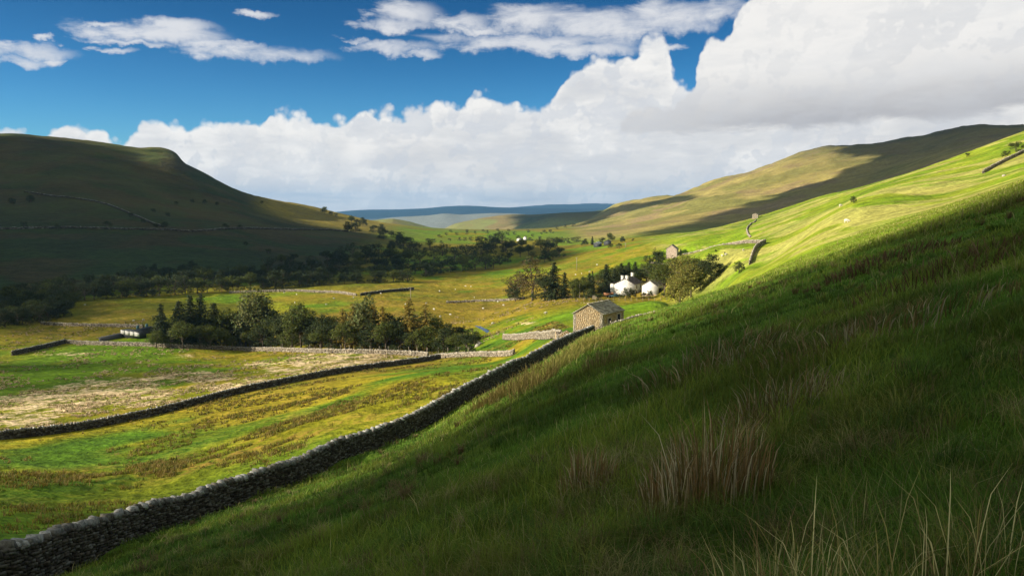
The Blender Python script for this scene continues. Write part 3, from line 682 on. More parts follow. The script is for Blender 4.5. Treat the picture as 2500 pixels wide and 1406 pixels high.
# white farmhouse and white outbuilding
def white_house():
    Y0 = 316.; N_ = (ray(1549, 700)[0]*Y0, Y0); L_ = (ray(1503, 700)[0]*Y0*1.0, Y0*1.012); R_ = (ray(1571, 700)[0]*Y0*1.025, Y0*1.03)
    zb_ = min(T1(*N_), T1(*L_)); zb_ = ray(1549, 724)[1]*Y0
    h = empty('farmhouse', (N_[0], N_[1], zb_), 0, 'white farmhouse with three white chimneys and a dark roof', 'house')
    q = barn_like(h, N_, L_, R_, zb_, 4.9, 2.3, 'pale', stone=False, wallmat=M['white'], roofpal=[(.13,.10,.10),(.17,.14,.135),(.10,.085,.085)], rows=12, rcols=22, seed=71)
    n0, gx, sx2, gn, sn, gw, sw_ = [q[k] for k in ('n0', 'gx', 'sx', 'gn', 'sn', 'gw', 'sw')]
    for (a, b) in ((.40, .06), (.62, .06), (.5, .92)):
        mb = MB(); zc = 4.9+2.3*(1-abs(a-.5)/.5)
        mb.box(n0+gx*gw*a+sx2*sw_*b+Zp*(zc+.35), (1.1, .9, 2.4), (gx, sx2, Zp), (1, 1, 1)); mb.box(n0+gx*gw*a+sx2*sw_*b+Zp*(zc+1.6), (1.25, 1.05, .18), (gx, sx2, Zp))
        c_ = mb.build('chimney', M['white'], q['roof'])
        mb = MB()
        mb.tube([n0+gx*gw*a+sx2*sw_*b+Zp*(zc+1.65), n0+gx*gw*a+sx2*sw_*b+Zp*(zc+2.05)], [.17, .14], 8); 
    for (t, z_) in ((.18, .9), (.62, .9), (.2, 3.1), (.66, 3.1)):
        opening(h, n0+sx2*(sw_*t)+Zp*z_, sx2, sn, 1.0, 1.2, 'window', M['glass'])
    opening(h, n0+sx2*(sw_*.42)+Zp*.1, sx2, sn, 1.0, 2.0, 'door', M['wood'])
    mb = MB(); mb.box(n0+gx*(gw+.9)+Zp*2.2-gn*2.2, (1.8, 4.2, 5.2), (gx, gn, Zp)); lt = mb.build('lean_to', M['white'], h)
    mb = MB(); mb.prism([n0+gx*(gw-.05)+Zp*5.5, n0+gx*(gw+2.0)+Zp*4.7, n0+gx*(gw+2.0)+Zp*4.85, n0+gx*(gw-.05)+Zp*5.65], -gn*4.6, (.13, .11, .11)); mb.build('roof', M['slate'], lt)
    return h
white_house()
def outbuilding():
    Y0 = 300.; N_ = (ray(1604, 700)[0]*Y0, Y0); L_ = (ray(1571, 700)[0]*Y0, Y0*1.012); R_ = (ray(1640, 700)[0]*Y0*1.02, Y0*1.03)
    zb_ = ray(1604, 723)[1]*Y0
    h = empty('outbuilding', (N_[0], N_[1], zb_), 0, 'white gabled outbuilding right of the farmhouse, half behind yellowing tree', 'outbuilding')
    q = barn_like(h, N_, L_, R_, zb_, 3.9, 1.9, 'pale', stone=False, wallmat=M['white'], roofpal=[(.24,.22,.19),(.30,.27,.23),(.19,.17,.15)], rows=10, rcols=16, seed=73)
    n0, gx, sx2, gn, sn, gw, sw_ = [q[k] for k in ('n0', 'gx', 'sx', 'gn', 'sn', 'gw', 'sw')]
    opening(h, n0+sx2*(sw_*.12)+Zp*.1, sx2, sn, 2.4, 2.8, 'doorway', M['dark'])
    mb = MB(); mb.box(n0+gx*gw*.5+sx2*sw_*.6+Zp*6.1, (1.0, .8, 1.5), (gx, sx2, Zp), (.3, .25, .2)); mb.build('chimney', M['stone'], q['roof'])
    mb = MB(); random.seed(3); face_stones(mb, n0-gn*.06-Zp*.2, gx, Zp, gw, lambda x: .9, gn, 'barn'); mb.build('stone_plinth', M['stone'], h)
outbuilding()
def small_barn(u, v, Y, wpx, hpx, label, name='field_barn', pal='barn', kx=.55, gable=.3, sidew=.35, mat_=None, roofpal=SLATE, cat='barn', wallc=None, stone=True):
    p = ray(u+wpx*(.5-sidew*.5), v); N_ = (p[0]*Y, Y); L_ = (ray(u-wpx*.5, v)[0]*Y*1.0, Y*1.01); R_ = (ray(u+wpx*.5, v)[0]*Y*1.02, Y*1.02)
    zb_ = T1(*N_)-.1; hm = hpx/F*Y; h = empty(name, (N_[0], N_[1], zb_), 0, label, cat)
    q = barn_like(h, N_, L_, R_, zb_, hm*(1-gable), hm*gable, pal, rows=6, rcols=8, seed=int(u), roofpal=roofpal, stone=stone, wallmat=mat_)
    opening(h, q['n0']+q['sx']*(q['sw']*.3), q['sx'], q['sn'], q['sw']*.3, hm*.4, 'doorway', frame=False)
    return h
SC['pink'] = [(.44,.34,.28),(.38,.29,.24),(.50,.40,.33)]
pb = at(1645, 632, 250); small_barn(1643, 632, pb.y, 26, 31, 'pinkish stone field barn standing behind the farm trees', pal='pink', sidew=.25)
pr = at(1847, 534); 
small_barn(1847, 534, pr.y, 9, 12, 'tall narrow stone ruin high on the sunny hillside', name='ruin', pal='pale', sidew=.3, gable=.25, cat='ruin', roofpal=[(.40,.34,.27),(.34,.29,.23)])
pf = at(1268, 590); 
def far_farm():
    small_barn(1268, 589, pf.y, 13, 8, 'tiny white farmhouse among trees in the distant valley', name='farmhouse', cat='house', stone=False, mat_=M['farwhite'], roofpal=[(.3,.28,.25),(.25,.23,.2)], sidew=.5)
    small_barn(1282, 585, pf.y*1.03, 9, 10, 'tiny pale stone house right of the distant white farmhouse', name='house', cat='house', stone=False, mat_=M['farwhite'], roofpal=[(.4,.36,.3)], sidew=.4)
far_farm()
pc = at(1462, 603)
small_barn(1460, 604, pc.y, 18, 11, 'dark open-sided shed with a pale roof in the shaded middle field', name='cattle_shed', cat='shed', stone=False, mat_=M['shed'], roofpal=[(.6,.62,.66),(.55,.57,.6)], sidew=.7)
small_barn(1484, 601, pc.y*1.03, 16, 10, 'dark grey barn right of the pale-roofed shed', name='barn', cat='barn', stone=False, mat_=M['shed'], roofpal=[(.10,.10,.11)], sidew=.5)

# low dark shed with white panels by the riverside clump
def river_shed():
    a = at(245, 834); b = at(375, 812); 
    r = empty('low_shed', a, 0, 'long low dark sheeted shed with a white panelled side, left of the riverside trees', 'shed')
    d = Vector((b.x-a.x, b.y-a.y, 0)); ln = d.length; t = d.normalized(); nr = Vector((t.y, -t.x, 0))
    A = Vector((0, 0, 0)); 
    mb = MB(); z1 = b.z-a.z
    mb.prism([A-Zp*.5, t*ln+Zp*(z1-.5), t*ln+Zp*(z1+2.2), A+Zp*1.1], -nr*1.6, (.1, .1, .1)); mb.build('wall', M['shed'], r)
    mb = MB(); mb.prism([A+Zp*1.16+nr*.3, t*ln+Zp*(z1+2.26)+nr*.3, t*ln+Zp*(z1+2.34)-nr*2.0, A+Zp*1.26-nr*2.0], Zp*.08, (.12, .14, .17)); mb.build('roof', M['shed'], r)
    p = at(296, 824); q2 = at(341, 828); o = Vector(r.location)
    d2 = Vector((q2.x-p.x, q2.y-p.y, 0)); l2 = d2.length; t2 = d2.normalized(); n2 = Vector((t2.y, -t2.x, 0)); n2 = n2 if n2.y < 0 else -n2
    for k in range(4):
        mb = MB(); s0 = p-o+t2*l2*(k/4)+t2*.06; e0 = p-o+t2*l2*((k+1)/4)-t2*.06; h0 = .9+.35*min(k, 1); h1 = 1.5
        mb.prism([s0+Zp*(1.6-.2*min(k+0,1)), e0+Zp*1.35, e0+Zp*2.75, s0+Zp*2.95], n2*.15); mb.build('white_panel', M['white'], r)
    mb = MB(); mb.prism([p-o-n2*.2, q2-o-n2*.2, q2-o-n2*.2+Zp*2.9, p-o-n2*.2+Zp*3.0], -n2*2.5, (.1,.1,.1)); mb.build('back_bay', M['shed'], r)
    for i, (u, v) in enumerate(((337, 799), (359, 795))):
        s_ = at(u, v+14); mb = MB(); mb.tube([(0, 0, 0), (0, 0, 1.2)], [.55, .55], 12); mb.tube([(0, 0, 1.2), (0, 0, 1.45)], [.45, .2], 12)
        c_ = empty('water_tank', s_+Zp*1.6, 0, ['teal water tank left of its twin behind the low shed', 'teal water tank nearest the dark conifers'][i], 'tank', 'tanks behind the low shed')
        mb.build('tank_body', M['bluepaint'], c_)
        mb = MB(); mb.tube([(0, 0, -1.9), (0, 0, -.01)], [.5, .5], 8); mb.build('plinth', M['shed'], c_)
river_shed()

# ------------------------------------------------------------------ trees
def quads_from(P, Nn, size, cols, rng):
    """leaf quads at P facing Nn"""
    n = len(P); Nn = Nn/np.linalg.norm(Nn, axis=1)[:, None]
    a = np.cross(Nn, rng.normal(size=(n, 3))); a /= np.linalg.norm(a, axis=1)[:, None]; b = np.cross(Nn, a)
    s = size[:, None]; asp = rng.uniform(.45, .9, (n, 1))
    V = np.stack([P-a*s, P-b*s*asp, P+a*s, P+b*s*asp], 1).reshape(-1, 3)
    Fq = np.arange(4*n).reshape(-1, 4); return V, Fq, np.repeat(cols, 4, 0)
def leafcols(n, base, rng, var=.42):
    c = np.array(base)[None, :]*rng.uniform(1-var, 1+var, (n, 1)); c[:, 0] *= rng.uniform(.8, 1.3, n); return c
def make_decid(seed, H=10., spread=.42, base=(.055, .075, .016), low=.22, dens=1., bark=M['bark'], name='tree', open_=.0):
    rng = np.random.default_rng(seed); random.seed(seed)
    root = empty(name, (0, 0, 0)); tr = MB()
    nl = 7; lobes = []
    th = H*.32
    top = Vector((rng.normal()*.3, rng.normal()*.3, H*.62))
    tr.tube([(0, 0, -.5), (0, 0, th*.5), Vector((0, 0, th))+Vector((.1, .05, 0)), top], [H*.026, H*.021, H*.017, H*.006], 7)
    for k in range(nl+4):
        a = k*2.4+rng.uniform(0, .6); lz = rng.uniform(low+.12, .86); rr = spread*H*math.sin(min(1, (1.02-lz)*1.7+.2)*1.45)*rng.uniform(.45, .8)
        c = Vector((math.cos(a)*rr, math.sin(a)*rr, lz*H)); lobes.append((c, H*rng.uniform(.13, .21)))
        s0 = Vector((0, 0, th*rng.uniform(.75, 1.3))); mid = s0.lerp(c, .55)+Vector((0, 0, -.04*H))
        tr.tube([s0, mid, c], [H*.011, H*.007, H*.003], 5)
        for j in range(2):
            e = c+Vector(rng.normal(size=3))*H*.11; tr.tube([mid.lerp(c, .4), e], [H*.005, H*.0015], 4)
    lobes.append((Vector((0, 0, H*.87)), H*.15)); lobes.append((Vector((0, 0, H*.62)), H*.22))
    tr.build('trunk', bark, root)
    Ps, Ns = [], []
    for c, r_ in lobes:
        m_ = int(34*dens*(r_/(H*.17))**2)
        d = rng.normal(size=(m_, 3)); d /= np.linalg.norm(d, axis=1)[:, None]; d[:, 2] *= .8
        cc_ = np.array(c)+d*r_*rng.uniform(.55, 1.12, (m_, 1))
        for k in range(m_):
            if rng.random() < .12: continue
            q_ = int(rng.integers(9, 17)); Pk = cc_[k]+rng.normal(size=(q_, 3))*H*.026
            Ps.append(Pk); Ns.append(d[k]+rng.normal(size=(q_, 3))*.75+np.array([0, 0, .3]))
    P = np.concatenate(Ps); Nn = np.concatenate(Ns)
    V, Fq, cl = quads_from(P, Nn, rng.uniform(.010, .022, len(P))*H, leafcols(len(P), base, rng), rng)
    mesh_np('crown', V, [Fq], M['leaf'], root, cl); return root
def make_conifer(seed, H=13., rad=.20, base=(.030, .045, .017), name='conifer', gap=1., droop=.25):
    rng = np.random.default_rng(seed); random.seed(seed); root = empty(name, (0, 0, 0)); tr = MB()
    tr.tube([(0, 0, -.5), (0, 0, H*.5), (0, 0, H)], [H*.018, H*.011, H*.002], 6)
    Ps, Ns = [], []
    nz = int(26*gap)
    for i in range(nz):
        t = .08+.91*i/nz; z = t*H; rr = rad*1.25*H*(1-t)**.7*rng.uniform(.75, 1.15)+.02*H
        for k in range(int(7+5*(1-t))):
            a = rng.uniform(0, 6.283); L_ = rr*rng.uniform(.55, 1.2); dv = np.array([math.cos(a), math.sin(a), -droop*rng.uniform(.3, 1.3)])
            m_ = max(6, int(L_/H*170)); tt = rng.uniform(.1, 1, m_)
            P = np.array([0, 0, z])+dv*L_*tt[:, None]+rng.normal(size=(m_, 3))*H*.011*(1.3-tt[:, None]); Ps.append(P)
            Ns.append(rng.normal(size=(m_, 3))*.6+np.array([0, 0, 1.])+dv*.4)
            if k % 3 == 0: tr.tube([(0, 0, z), tuple(np.array([0, 0, z])+dv*L_*.9)], [H*.003, H*.001], 3)
    tr.build('trunk', M['bark'], root)
    P = np.concatenate(Ps); V, Fq, cl = quads_from(P, np.concatenate(Ns), rng.uniform(.010, .020, len(P))*H, leafcols(len(P), base, rng, .3), rng)
    mesh_np('crown', V, [Fq], M['leaf'], root, cl); return root
PROTO = {}
def proto(kind):
    if kind in PROTO: return PROTO[kind]
    k, i = kind[:-1], int(kind[-1])
    if k == 'dec': o = make_decid(100+i, base=(.075, .095, .016), spread=(.36, .44, .50)[i % 3])
    elif k == 'dark': o = make_decid(120+i, base=(.036, .052, .015), spread=(.42, .5)[i % 2], low=.05, dens=1.1)
    elif k == 'gold': o = make_decid(140+i, base=(.15, .15, .030), spread=.42, dens=.95)
    elif k == 'bare': o = make_decid(160+i, base=(.085, .070, .025), spread=.46, dens=.45, low=.15)
    elif k == 'bush': o = make_decid(180+i, H=4, base=(.050, .068, .017), spread=.62, low=.0, dens=1.1, name='bush')
    elif k == 'con': o = make_conifer(200+i, rad=(.20, .26, .22)[i % 3], base=(.042, .060, .022))
    elif k == 'larch': o = make_conifer(220+i, rad=.22, base=(.24, .19, .035), name='larch', gap=.8, droop=.1)
    elif k == 'birch': o = make_decid(240+i, H=13, base=(.11, .13, .040), spread=.23, dens=1.1, low=.1)
    elif k == 'far': o = make_decid(260+i, H=9, base=(.042, .058, .017), spread=.55, low=.0, dens=.6)
    PROTO[kind] = [o, True, o.children[0].data]; return PROTO[kind]
HGT = {'dec': 10, 'dark': 10, 'gold': 10, 'bare': 10, 'bush': 4, 'con': 13, 'larch': 13, 'birch': 13, 'far': 9}
NM = {'con': 'conifer', 'larch': 'larch', 'bush': 'bush'}
rt = random.Random(99)
def tree(kind, pos, h, label, group=None, wx=1.):
    p = proto(kind); k = kind[:-1]
    if p[1]: o = p[0]; p[1] = False
    else: o = copy_tree(p[0])
    sc = h/HGT[k]; o.location = (pos[0], pos[1], pos[2]-.15); o.scale = (sc*wx, sc*wx, sc); o.rotation_euler = (0, 0, rt.uniform(0, 6.28))
    o['label'] = label; o['category'] = 'bush' if k == 'bush' else 'tree'
    if group: o['group'] = group
    elif 'group' in o: del o['group']
    return o
def tpx(kind, u, vb, vt, label, group=None, wx=1., Y=None):
    p = at(u, vb) if Y is None else onY(u, Y)
    e1 = ray(u, vt)[1]*p.y; return tree(kind, p, max(1.0, e1-p.z), label, group, wx)
# riverside clump
G1 = 'trees of the riverside clump'
for kind, u, vb, vt, lab, wx in [
 ('con0',396,835,738,'thin dark conifer at the left end of the riverside clump',1),('con1',441,834,730,'dark pointed conifer second from the left end of the riverside clump',1.1),
 ('con2',468,832,716,'tall dark conifer left of the tallest dark pair in the riverside clump',1),('con0',494,834,712,'tallest dark conifer of the riverside clump',1.1),
 ('con1',525,833,735,'shorter dark conifer just right of the tallest dark one in the riverside clump',1.2),('dec0',560,838,752,'grey green tree between dark conifers and the tall pale birch',1.1),
 ('birch0',627,838,698,'tall pale green birch standing above the riverside clump',1.15),('dark0',600,840,768,'dark round tree under the left side of the tall pale birch',1.1),
 ('con2',655,838,742,'dark conifer tight against the right side of the tall pale birch',1),('dark1',690,842,770,'dark broad tree right of the tall pale birch',1),
 ('dec1',735,842,738,'tall olive domed tree in the middle of the riverside clump',1),('dark0',785,843,765,'dark tree with a rounded top right of the olive domed tree',1),
 ('larch0',838,845,748,'thin golden larch left of the pale tall golden pair',1),('larch1',864,845,736,'golden larch with a bare spike left of the pale broad tree',1),
 ('birch0',893,845,716,'pale yellow green tree rising among the golden larches',.9),('larch0',912,846,738,'golden larch just right of the pale yellow green tree',.9),
 ('larch1',935,847,742,'golden larch midway along the right half of the riverside clump',1.1),('dark1',965,848,775,'dark green tree below the golden larches',1.1),
 ('larch0',1000,850,722,'tallest golden larch in the right half of the clump',1),('larch1',1040,850,738,'rightmost tall golden larch of the riverside clump',1.15)]:
    tpx(kind, u, vb+6, vt, lab, G1, wx)
for i, u in enumerate(range(385, 1165, 33)):
    vb = 847+(u-385)*.022; vt = 803+rt.uniform(-22, 6)+(8 if u > 1060 else 0)
    tpx(['dec0','dark0','dec1','dark1','dec2'][i % 5], u+rt.uniform(-7, 7), vb+rt.uniform(-5, 3), vt, 'low leafy tree in the front row of the riverside clump, behind the pale wall', 'low front row trees of the riverside clump', 1.15)
for i, u in enumerate(range(400, 1060, 26)):
    tpx(['dark0','dec2','dark1'][i % 3], u+rt.uniform(-9, 9), 836+(u-385)*.02, 772+rt.uniform(-18, 8), 'mid height leafy tree filling the middle of the riverside clump', 'middle row trees of the riverside clump', 1.1)
for i, (u, vb, vt) in enumerate([(1095,832,786),(1130,834,792),(1160,838,806)]):
    tpx('dark%d' % (i % 2), u, vb, vt, ['dark bush-like tree right of the rightmost golden larch', 'dark bush-like tree left of the little pool', 'smallest dark tree, nearest the little pool'][i], G1, 1.3)
# farm trees
rp_ = random.Random(4)
G2 = 'trees round the farmhouse'
for kind, u, vb, vt, lab, wx in [
 ('bare0',1262,732,660,'thin twiggy tree at the left end of the farm trees',1),('bare1',1300,734,624,'broad brownish half bare tree left of the farm',1.15),('dark0',1258,736,690,'dark round bush-like tree at the left foot of the farm trees',1.2),
 ('con1',1352,730,636,'tall dark conifer right of the broad half bare tree',1.2),('dark1',1330,734,668,'dark tree filling the foot of the broad half bare tree',1.),('con0',1378,728,662,'mid green pointed conifer between tall dark one and the farm drive',1.3),
 ('dec0',1402,728,682,'brownish low tree right of the mid green conifer',1.2),('dec1',1425,726,680,'olive low tree near the thin garden pole',1.2),('con2',1446,722,659,'slim dark cypress-like conifer alone left of the dark row',.6),
 ('con1',1480,718,642,'broad dark conifer left of the white house',1.25),('con0',1500,712,652,'dark conifer behind the left chimney of the white house',1.2),('dark0',1470,722,690,'dark bush-like tree beside the rusty trailer',1.2),
 ('con2',1518,700,640,'dark spiky conifer behind the white house, first of the row',1.2),('con0',1536,698,637,'dark spiky conifer behind the white house, second of the row',1.1),('con1',1552,696,636,'dark spiky conifer behind the white house, last of the row',1.1),
 ('dec1',1545,706,662,'olive rounded tree right behind the house roof',1.3),('dec2',1580,704,655,'wide olive tree above the gap between the white buildings',1.3),('dark1',1602,690,605,'dark pine-like tree standing tall behind the farm',.85),
 ('con1',1662,715,606,'tallest dark conifer right of the pinkish barn',1.15),('gold0',1632,712,634,'golden leafed tree above the outbuilding roof',1.1),('gold1',1690,716,640,'golden green tree with pale trunk right of the outbuilding',1.1),
 ('dark0',1738,706,618,'big dark domed tree at the right of the farm',1.25),('dec0',1712,715,652,'olive tree under the left flank of the big dark dome',1.1),('dark1',1762,702,640,'dark tree at the right end of the big dark dome',1.1),
 ('dec0',1700,706,628,'tall green tree left of the big dark dome, beyond the golden one',1.1),('dec1',1655,706,636,'tall green tree directly right of the outbuilding chimney',1.1),('dec2',1615,704,642,'green tree rising behind the outbuilding gable',1.2),('dark1',1722,700,632,'dark green tree filling the left side of the big dome',1.1),
 ('dec1',1625,712,640,'leafy green tree close behind the outbuilding roof',1.0),('dec0',1648,712,626,'light green tree towering right of the outbuilding',1.0),('gold1',1669,712,620,'light golden green tree between outbuilding and the big dome',1.1),('dec2',1688,712,630,'broad light green tree stepping up the slope beside the farm',1.1),
 ('bush0',1806,668,636,'round green bush by the foot of the hillside fold wall',1.0),('dec2',1680,722,672,'low olive tree at the foot of the golden green tree',1.2),('gold1',1645,728,672,'golden tree in front of the outbuilding',1.),
 ('bush1',1462,735,714,'small dark shrub behind the wooden gate',1),('dec0',1405,735,700,'small reddish brown tree by the thin garden pole',.8),('bush0',1438,735,702,'light green garden shrub left of the gate',.9)]:
    Yk = 345 if vb < 712 else None
    if u == 1806: Yk = 215
    elif u in (1738, 1762, 1712, 1690): Yk = 250
    elif u in (1700, 1722): Yk = 262
    elif u in (1655, 1615): Yk = 322
    elif u in (1625, 1648): Yk = 292
    elif u in (1669, 1688): Yk = 276
    elif u in (1662, 1632, 1602): Yk = 335
    tpx(kind, u, vb, vt, lab, G2, wx, Yk)
for i, u in enumerate([1408,1424,1440,1462,1478,1494,1512,1530,1548,1566,1584,1600,1618,1640,1655,1672,1694,1706,1722,1748,1770]):
    tpx(['dec1','dark0','con1','dark1','dec2','con2'][i % 6], u, 715, np.interp(u, [1400,1450,1480,1560,1600,1700,1770], [686,668,652,650,640,655,662])+rp_.uniform(-8, 6), 'tree in the dense belt behind the farm buildings', 'belt of trees behind the farm', 1.25, rp_.uniform(345, 380) if u < 1680 else rp_.uniform(262, 285))
tpx('gold0', 1663, 751, 668, 'yellowing tree with dark trunk beside the wall under the slope', None, .8, 140)
rp = random.Random(5)
for i, (u, vb, vt) in enumerate([(1545,728,704),(1572,728,712),(1587,728,708),(1620,728,712),(1535,730,716),(1515,730,716),(1530,730,700)]):
    tpx('bush%d' % (i % 2), u, vb, vt, 'small garden shrub at the foot of the white walls', 'garden shrubs before the white walls', .9)
# dark wood along the river, at the foot of the left fell
G3 = 'trees of the dark river wood'
def vfront(u): return float(np.interp(u, [-60,0,90,170,180,300,430,600,750,800,1000,1060], [812,808,798,775,738,730,722,712,702,696,690,672]))
kk = ['dark0','far0','dark1','far1','dec1']
for row in range(7):
    for u in range(-40, 185, 25):
        uu = u+rt.uniform(-12, 12); vb = float(np.interp(uu, [-60,0,90,190], [808,800,788,764]))-row*10
        tpx(kk[rt.randrange(5)], uu, vb, vb-rt.uniform(36, 50), 'leafy dark tree in the wood at the far left edge below the fell', 'trees of the dark wood at the left edge', 1.3)
for row in range(4):
    for u in range(180, 800, 27):
        if row == 3 and rt.random() < .4: continue
        uu = u+rt.uniform(-12, 12); vb = vfront(uu)-3-row*rt.uniform(12, 19)
        tpx(kk[rt.randrange(5)], uu, vb, vb-rt.uniform(32, 52)*(1.05-row*.12), 'leafy dark tree in the long wood at the foot of the left fell', G3, 1.25)
for u in range(790, 1060, 24):
    for row in range(5):
        uu = u+rt.uniform(-12, 12); vb = vfront(uu)-2-row*16; lim = np.interp(uu, [790, 900, 1000, 1060], [640, 610, 640, 655])
        if vb < lim: continue
        tpx(kk[rt.randrange(5)], uu, vb, vb-rt.uniform(26, 40), 'leafy dark tree in the shaded wood left of the lit meadow strip', 'trees of the shaded wood by the lit strip', 1.25)
G4 = 'trees along the shaded valley bottom'
for (u, vb, h) in [(1075,668,34),(1100,664,36),(1130,662,40),(1160,660,42),(1185,657,40),(1205,655,36),(1110,640,40),(1140,636,44),(1175,632,46),(1190,628,44),(1060,640,32),(1080,625,34),(1220,645,28),(1240,640,26),(1270,628,30),(1180,605,30),(1050,612,30),(1020,622,34),(1000,618,40),(985,608,34),(970,600,36),(955,612,26),(1235,618,28),(1250,612,26),(1300,640,28),(1330,640,30),(1350,636,26),(1290,622,26),(1340,622,34),(1365,628,26),(1210,600,32),(1225,598,34),(1205,612,34),(1240,606,26),(1275,608,26),(1320,612,30),(1345,608,30),(1360,604,26)]:
    tpx(kk[rt.randrange(5)], u, vb, vb-h, 'dark leafy tree in the shaded belt across the valley bottom', G4, 1.25)
G5 = 'trees on the nose of the left fell'
for (u, vb, h, k_, lab) in [(792,522,18,'dec0','tallest round tree alone on the golden nose of the left fell'),(808,526,11,'bush0','small bush right of the lone round tree on the golden slope'),(820,529,9,'bush1','smaller bush downhill of the lone round tree'),
  (850,566,26,'dark0','dark round tree at the lower tip of the golden slope'),(868,567,26,'dark1','dark round tree beside the shadow edge below the golden slope'),(858,546,20,'dec1','olive tree above the dark round pair'),(886,552,22,'dark0','dark tree standing high right of the golden slope'),
  (872,548,14,'gold0','orange tinted tree between darker ones on the fell nose'),(912,568,20,'dark1','round dark tree right of the fell nose'),(932,570,24,'dark0','taller dark tree downhill from the fell nose'),(936,584,26,'dark1','dark tree lower on the fell nose'),(955,580,18,'dec1','small olive tree on the low fell nose'),(975,588,22,'dark0','dark tree where the fell nose meets the fields')]:
    tpx(k_, u, vb, vb-h, lab, G5, 1.2)
G6 = 'trees in the sunny far fields'
for (u, vb, h) in [(1122,588,10),(1135,588,10),(1150,588,11),(1165,588,12),(1172,587,12),(1196,588,16),(1098,588,8),(1073,580,9),(1090,575,8),(1115,574,8),(1140,572,9),(1160,571,8),(1190,570,9),(1060,592,10),(1078,594,8),(1045,590,10),
  (1295,588,10),(1318,588,12),(1340,590,12),(1352,592,14),(1372,594,16),(1385,594,15),(1402,592,15),(1412,590,14),(1300,578,8),(1240,575,9),(1256,574,10),(1333,600,14),(1305,604,14),(1265,583,10),(1220,572,8),(1140,566,7),(1100,567,7),(1180,566,7),(1215,565,8),(1242,566,8),(1290,568,8),(1330,570,10),(1345,570,11),(1322,572,6),(1360,560,8),(1380,556,8),(1400,552,8)]:
    tpx('far%d' % rt.randrange(2), u, vb, vb-h, 'small dark rounded tree dotted among the distant sunny fields', G6, 1.25)
G7 = 'trees beyond the pale-roofed shed'
for (u, vb, h, k_, lab) in [(1428,600,18,'dark0','bushy dark tree left of the pale-roofed shed'),(1446,598,22,'con0','pointed dark tree just behind the pale-roofed shed'),(1470,594,15,'dark1','small round tree behind the dark barn'),(1490,592,24,'dec0','tall round tree right of the dark barn'),(1520,592,16,'dark0','round tree farthest right along the shaded lane'),(1545,590,9,'gold0','faint brown tree in the straw coloured slope'),(1490,606,12,'bush0','bush in shade below the dark barn'),(1512,606,13,'bush1','bush in shade at the lane end')]:
    tpx(k_, u, vb, vb-h, lab, G7, 1.2)
# shrubs on the shaded fell, and a lone bush on the sunny slope
for (u, vb, h) in [(262,558,20),(380,558,14),(402,558,18),(550,560,15),(586,560,12),(140,560,14),(60,556,16),(320,530,12),(350,545,12),(430,500,9),(470,496,10),(500,498,12),(530,502,10),(640,498,8),(655,620,14),(600,600,12),(690,634,12),(700,645,14),(30,500,18),(75,495,20),(410,530,12),(375,520,12)]:
    tpx('bush%d' % rt.randrange(2), u, vb, vb-h, 'dark shrub scattered on the shaded face of the left fell', 'shrubs on the shaded left fell', 1.1)
tpx('bush0', 2083, 497, 477, 'lone round dark green bush on the sunny right slope', None, .9)
tpx('bush1', 2362, 383, 372, 'tiny bush under the wall line high on the sunny slope')
tpx('bush1', 2480, 372, 345, 'dark scrubby bush near the top right edge of the slope', None, 1.3)
tpx('bush0', 2455, 385, 366, 'scrubby bush left of the one near the top right edge', None, 1.1)

# ------------------------------------------------------------------ poles, fence, gates
def pole(u, vb, vt, label, arm=True):
    p = at(u, vb); h = ray(u, vt)[1]*p.y-p.z; r = empty('utility_pole', p, 0, label, 'pole', 'poles')
    mb = MB(); mb.tube([(0, 0, -.5), (0, 0, h)], [.19, .14], 8); mb.build('post', M['wood'], r)
    if arm:
        mb = MB(); mb.box((0, 0, h-.6), (1.6, .12, .12)); 
        for x in (-.7, 0, .7): mb.box((x, 0, h-.45), (.1, .1, .2))
        mb.build('crossarm', M['wood'], r)
pole(1408, 660, 628, 'wooden pole alone in the sunny field left of the farm trees'); pole(1415, 728, 694, 'thin pale pole among the garden trees', False)
pole(1003, 735, 704, 'wooden pole in the brown middle meadow'); pole(1527, 606, 592, 'distant pole along the shaded lane')
def post(p, h, label, grp, r=.07, w=.09):
    random.seed(int(abs(p.x)*10)); mb = MB(); lx, ly = random.uniform(-.05, .05), random.uniform(-.05, .05)
    mb.tube([(0, 0, -.3), (lx, ly, h)], [w, w*.9], 6); o = mb.build('fence_post', M['wood'], None); o.location = p
    return tag(o, label, 'post', grp)
pp = None
for i in range(26):
    u = 540+i*24; p = at(u+rt.uniform(-3, 3), 851+(u-540)*.028); 
    o = post(p+Vector((0, 1.4, 0)), 1.9, 'pale wooden fence post behind the long pale wall', 'fence posts behind the pale wall', w=.09)
for i in range(16):
    u = 1410+i*14.5; p = at(u, 737-.2*i); post(p, 1.25, 'thin pale garden fence post in front of the farm', 'garden fence posts before the farm', w=.07)
def gate(p0, p1, h, label, bars=5, name='field_gate', m=None):
    r = empty(name, p0, 0, label, 'gate'); d = p1-p0; t = d.normalized(); ln = d.length; nr = t.cross(Zp).normalized()
    mb = MB()
    for x in (0, ln): mb.box(t*x+Zp*(h*.5), (.16, .16, h+.4), (t, nr, Zp))
    mb.build('gate_posts', m or M['wood'], r)
    mb = MB()
    for k in range(bars): mb.box(t*ln/2+Zp*(.15+(h-.25)*k/(bars-1)), (ln, .06, .10), (t, nr, Zp))
    for k in range(5): mb.box(t*ln*(k+.5)/5+nr*.05+Zp*(h*.5), (.09, .05, h*.9), (t, nr, Zp))
    a = t*.1+Zp*.15; b = t*(ln-.1)+Zp*(h-.15); dd = (b-a).normalized(); mb.box((a+b)/2-nr*.05, ((b-a).length, .04, .09), (dd, nr, dd.cross(nr)))
    mb.build('gate_leaf', m or M['wood'], r); return r
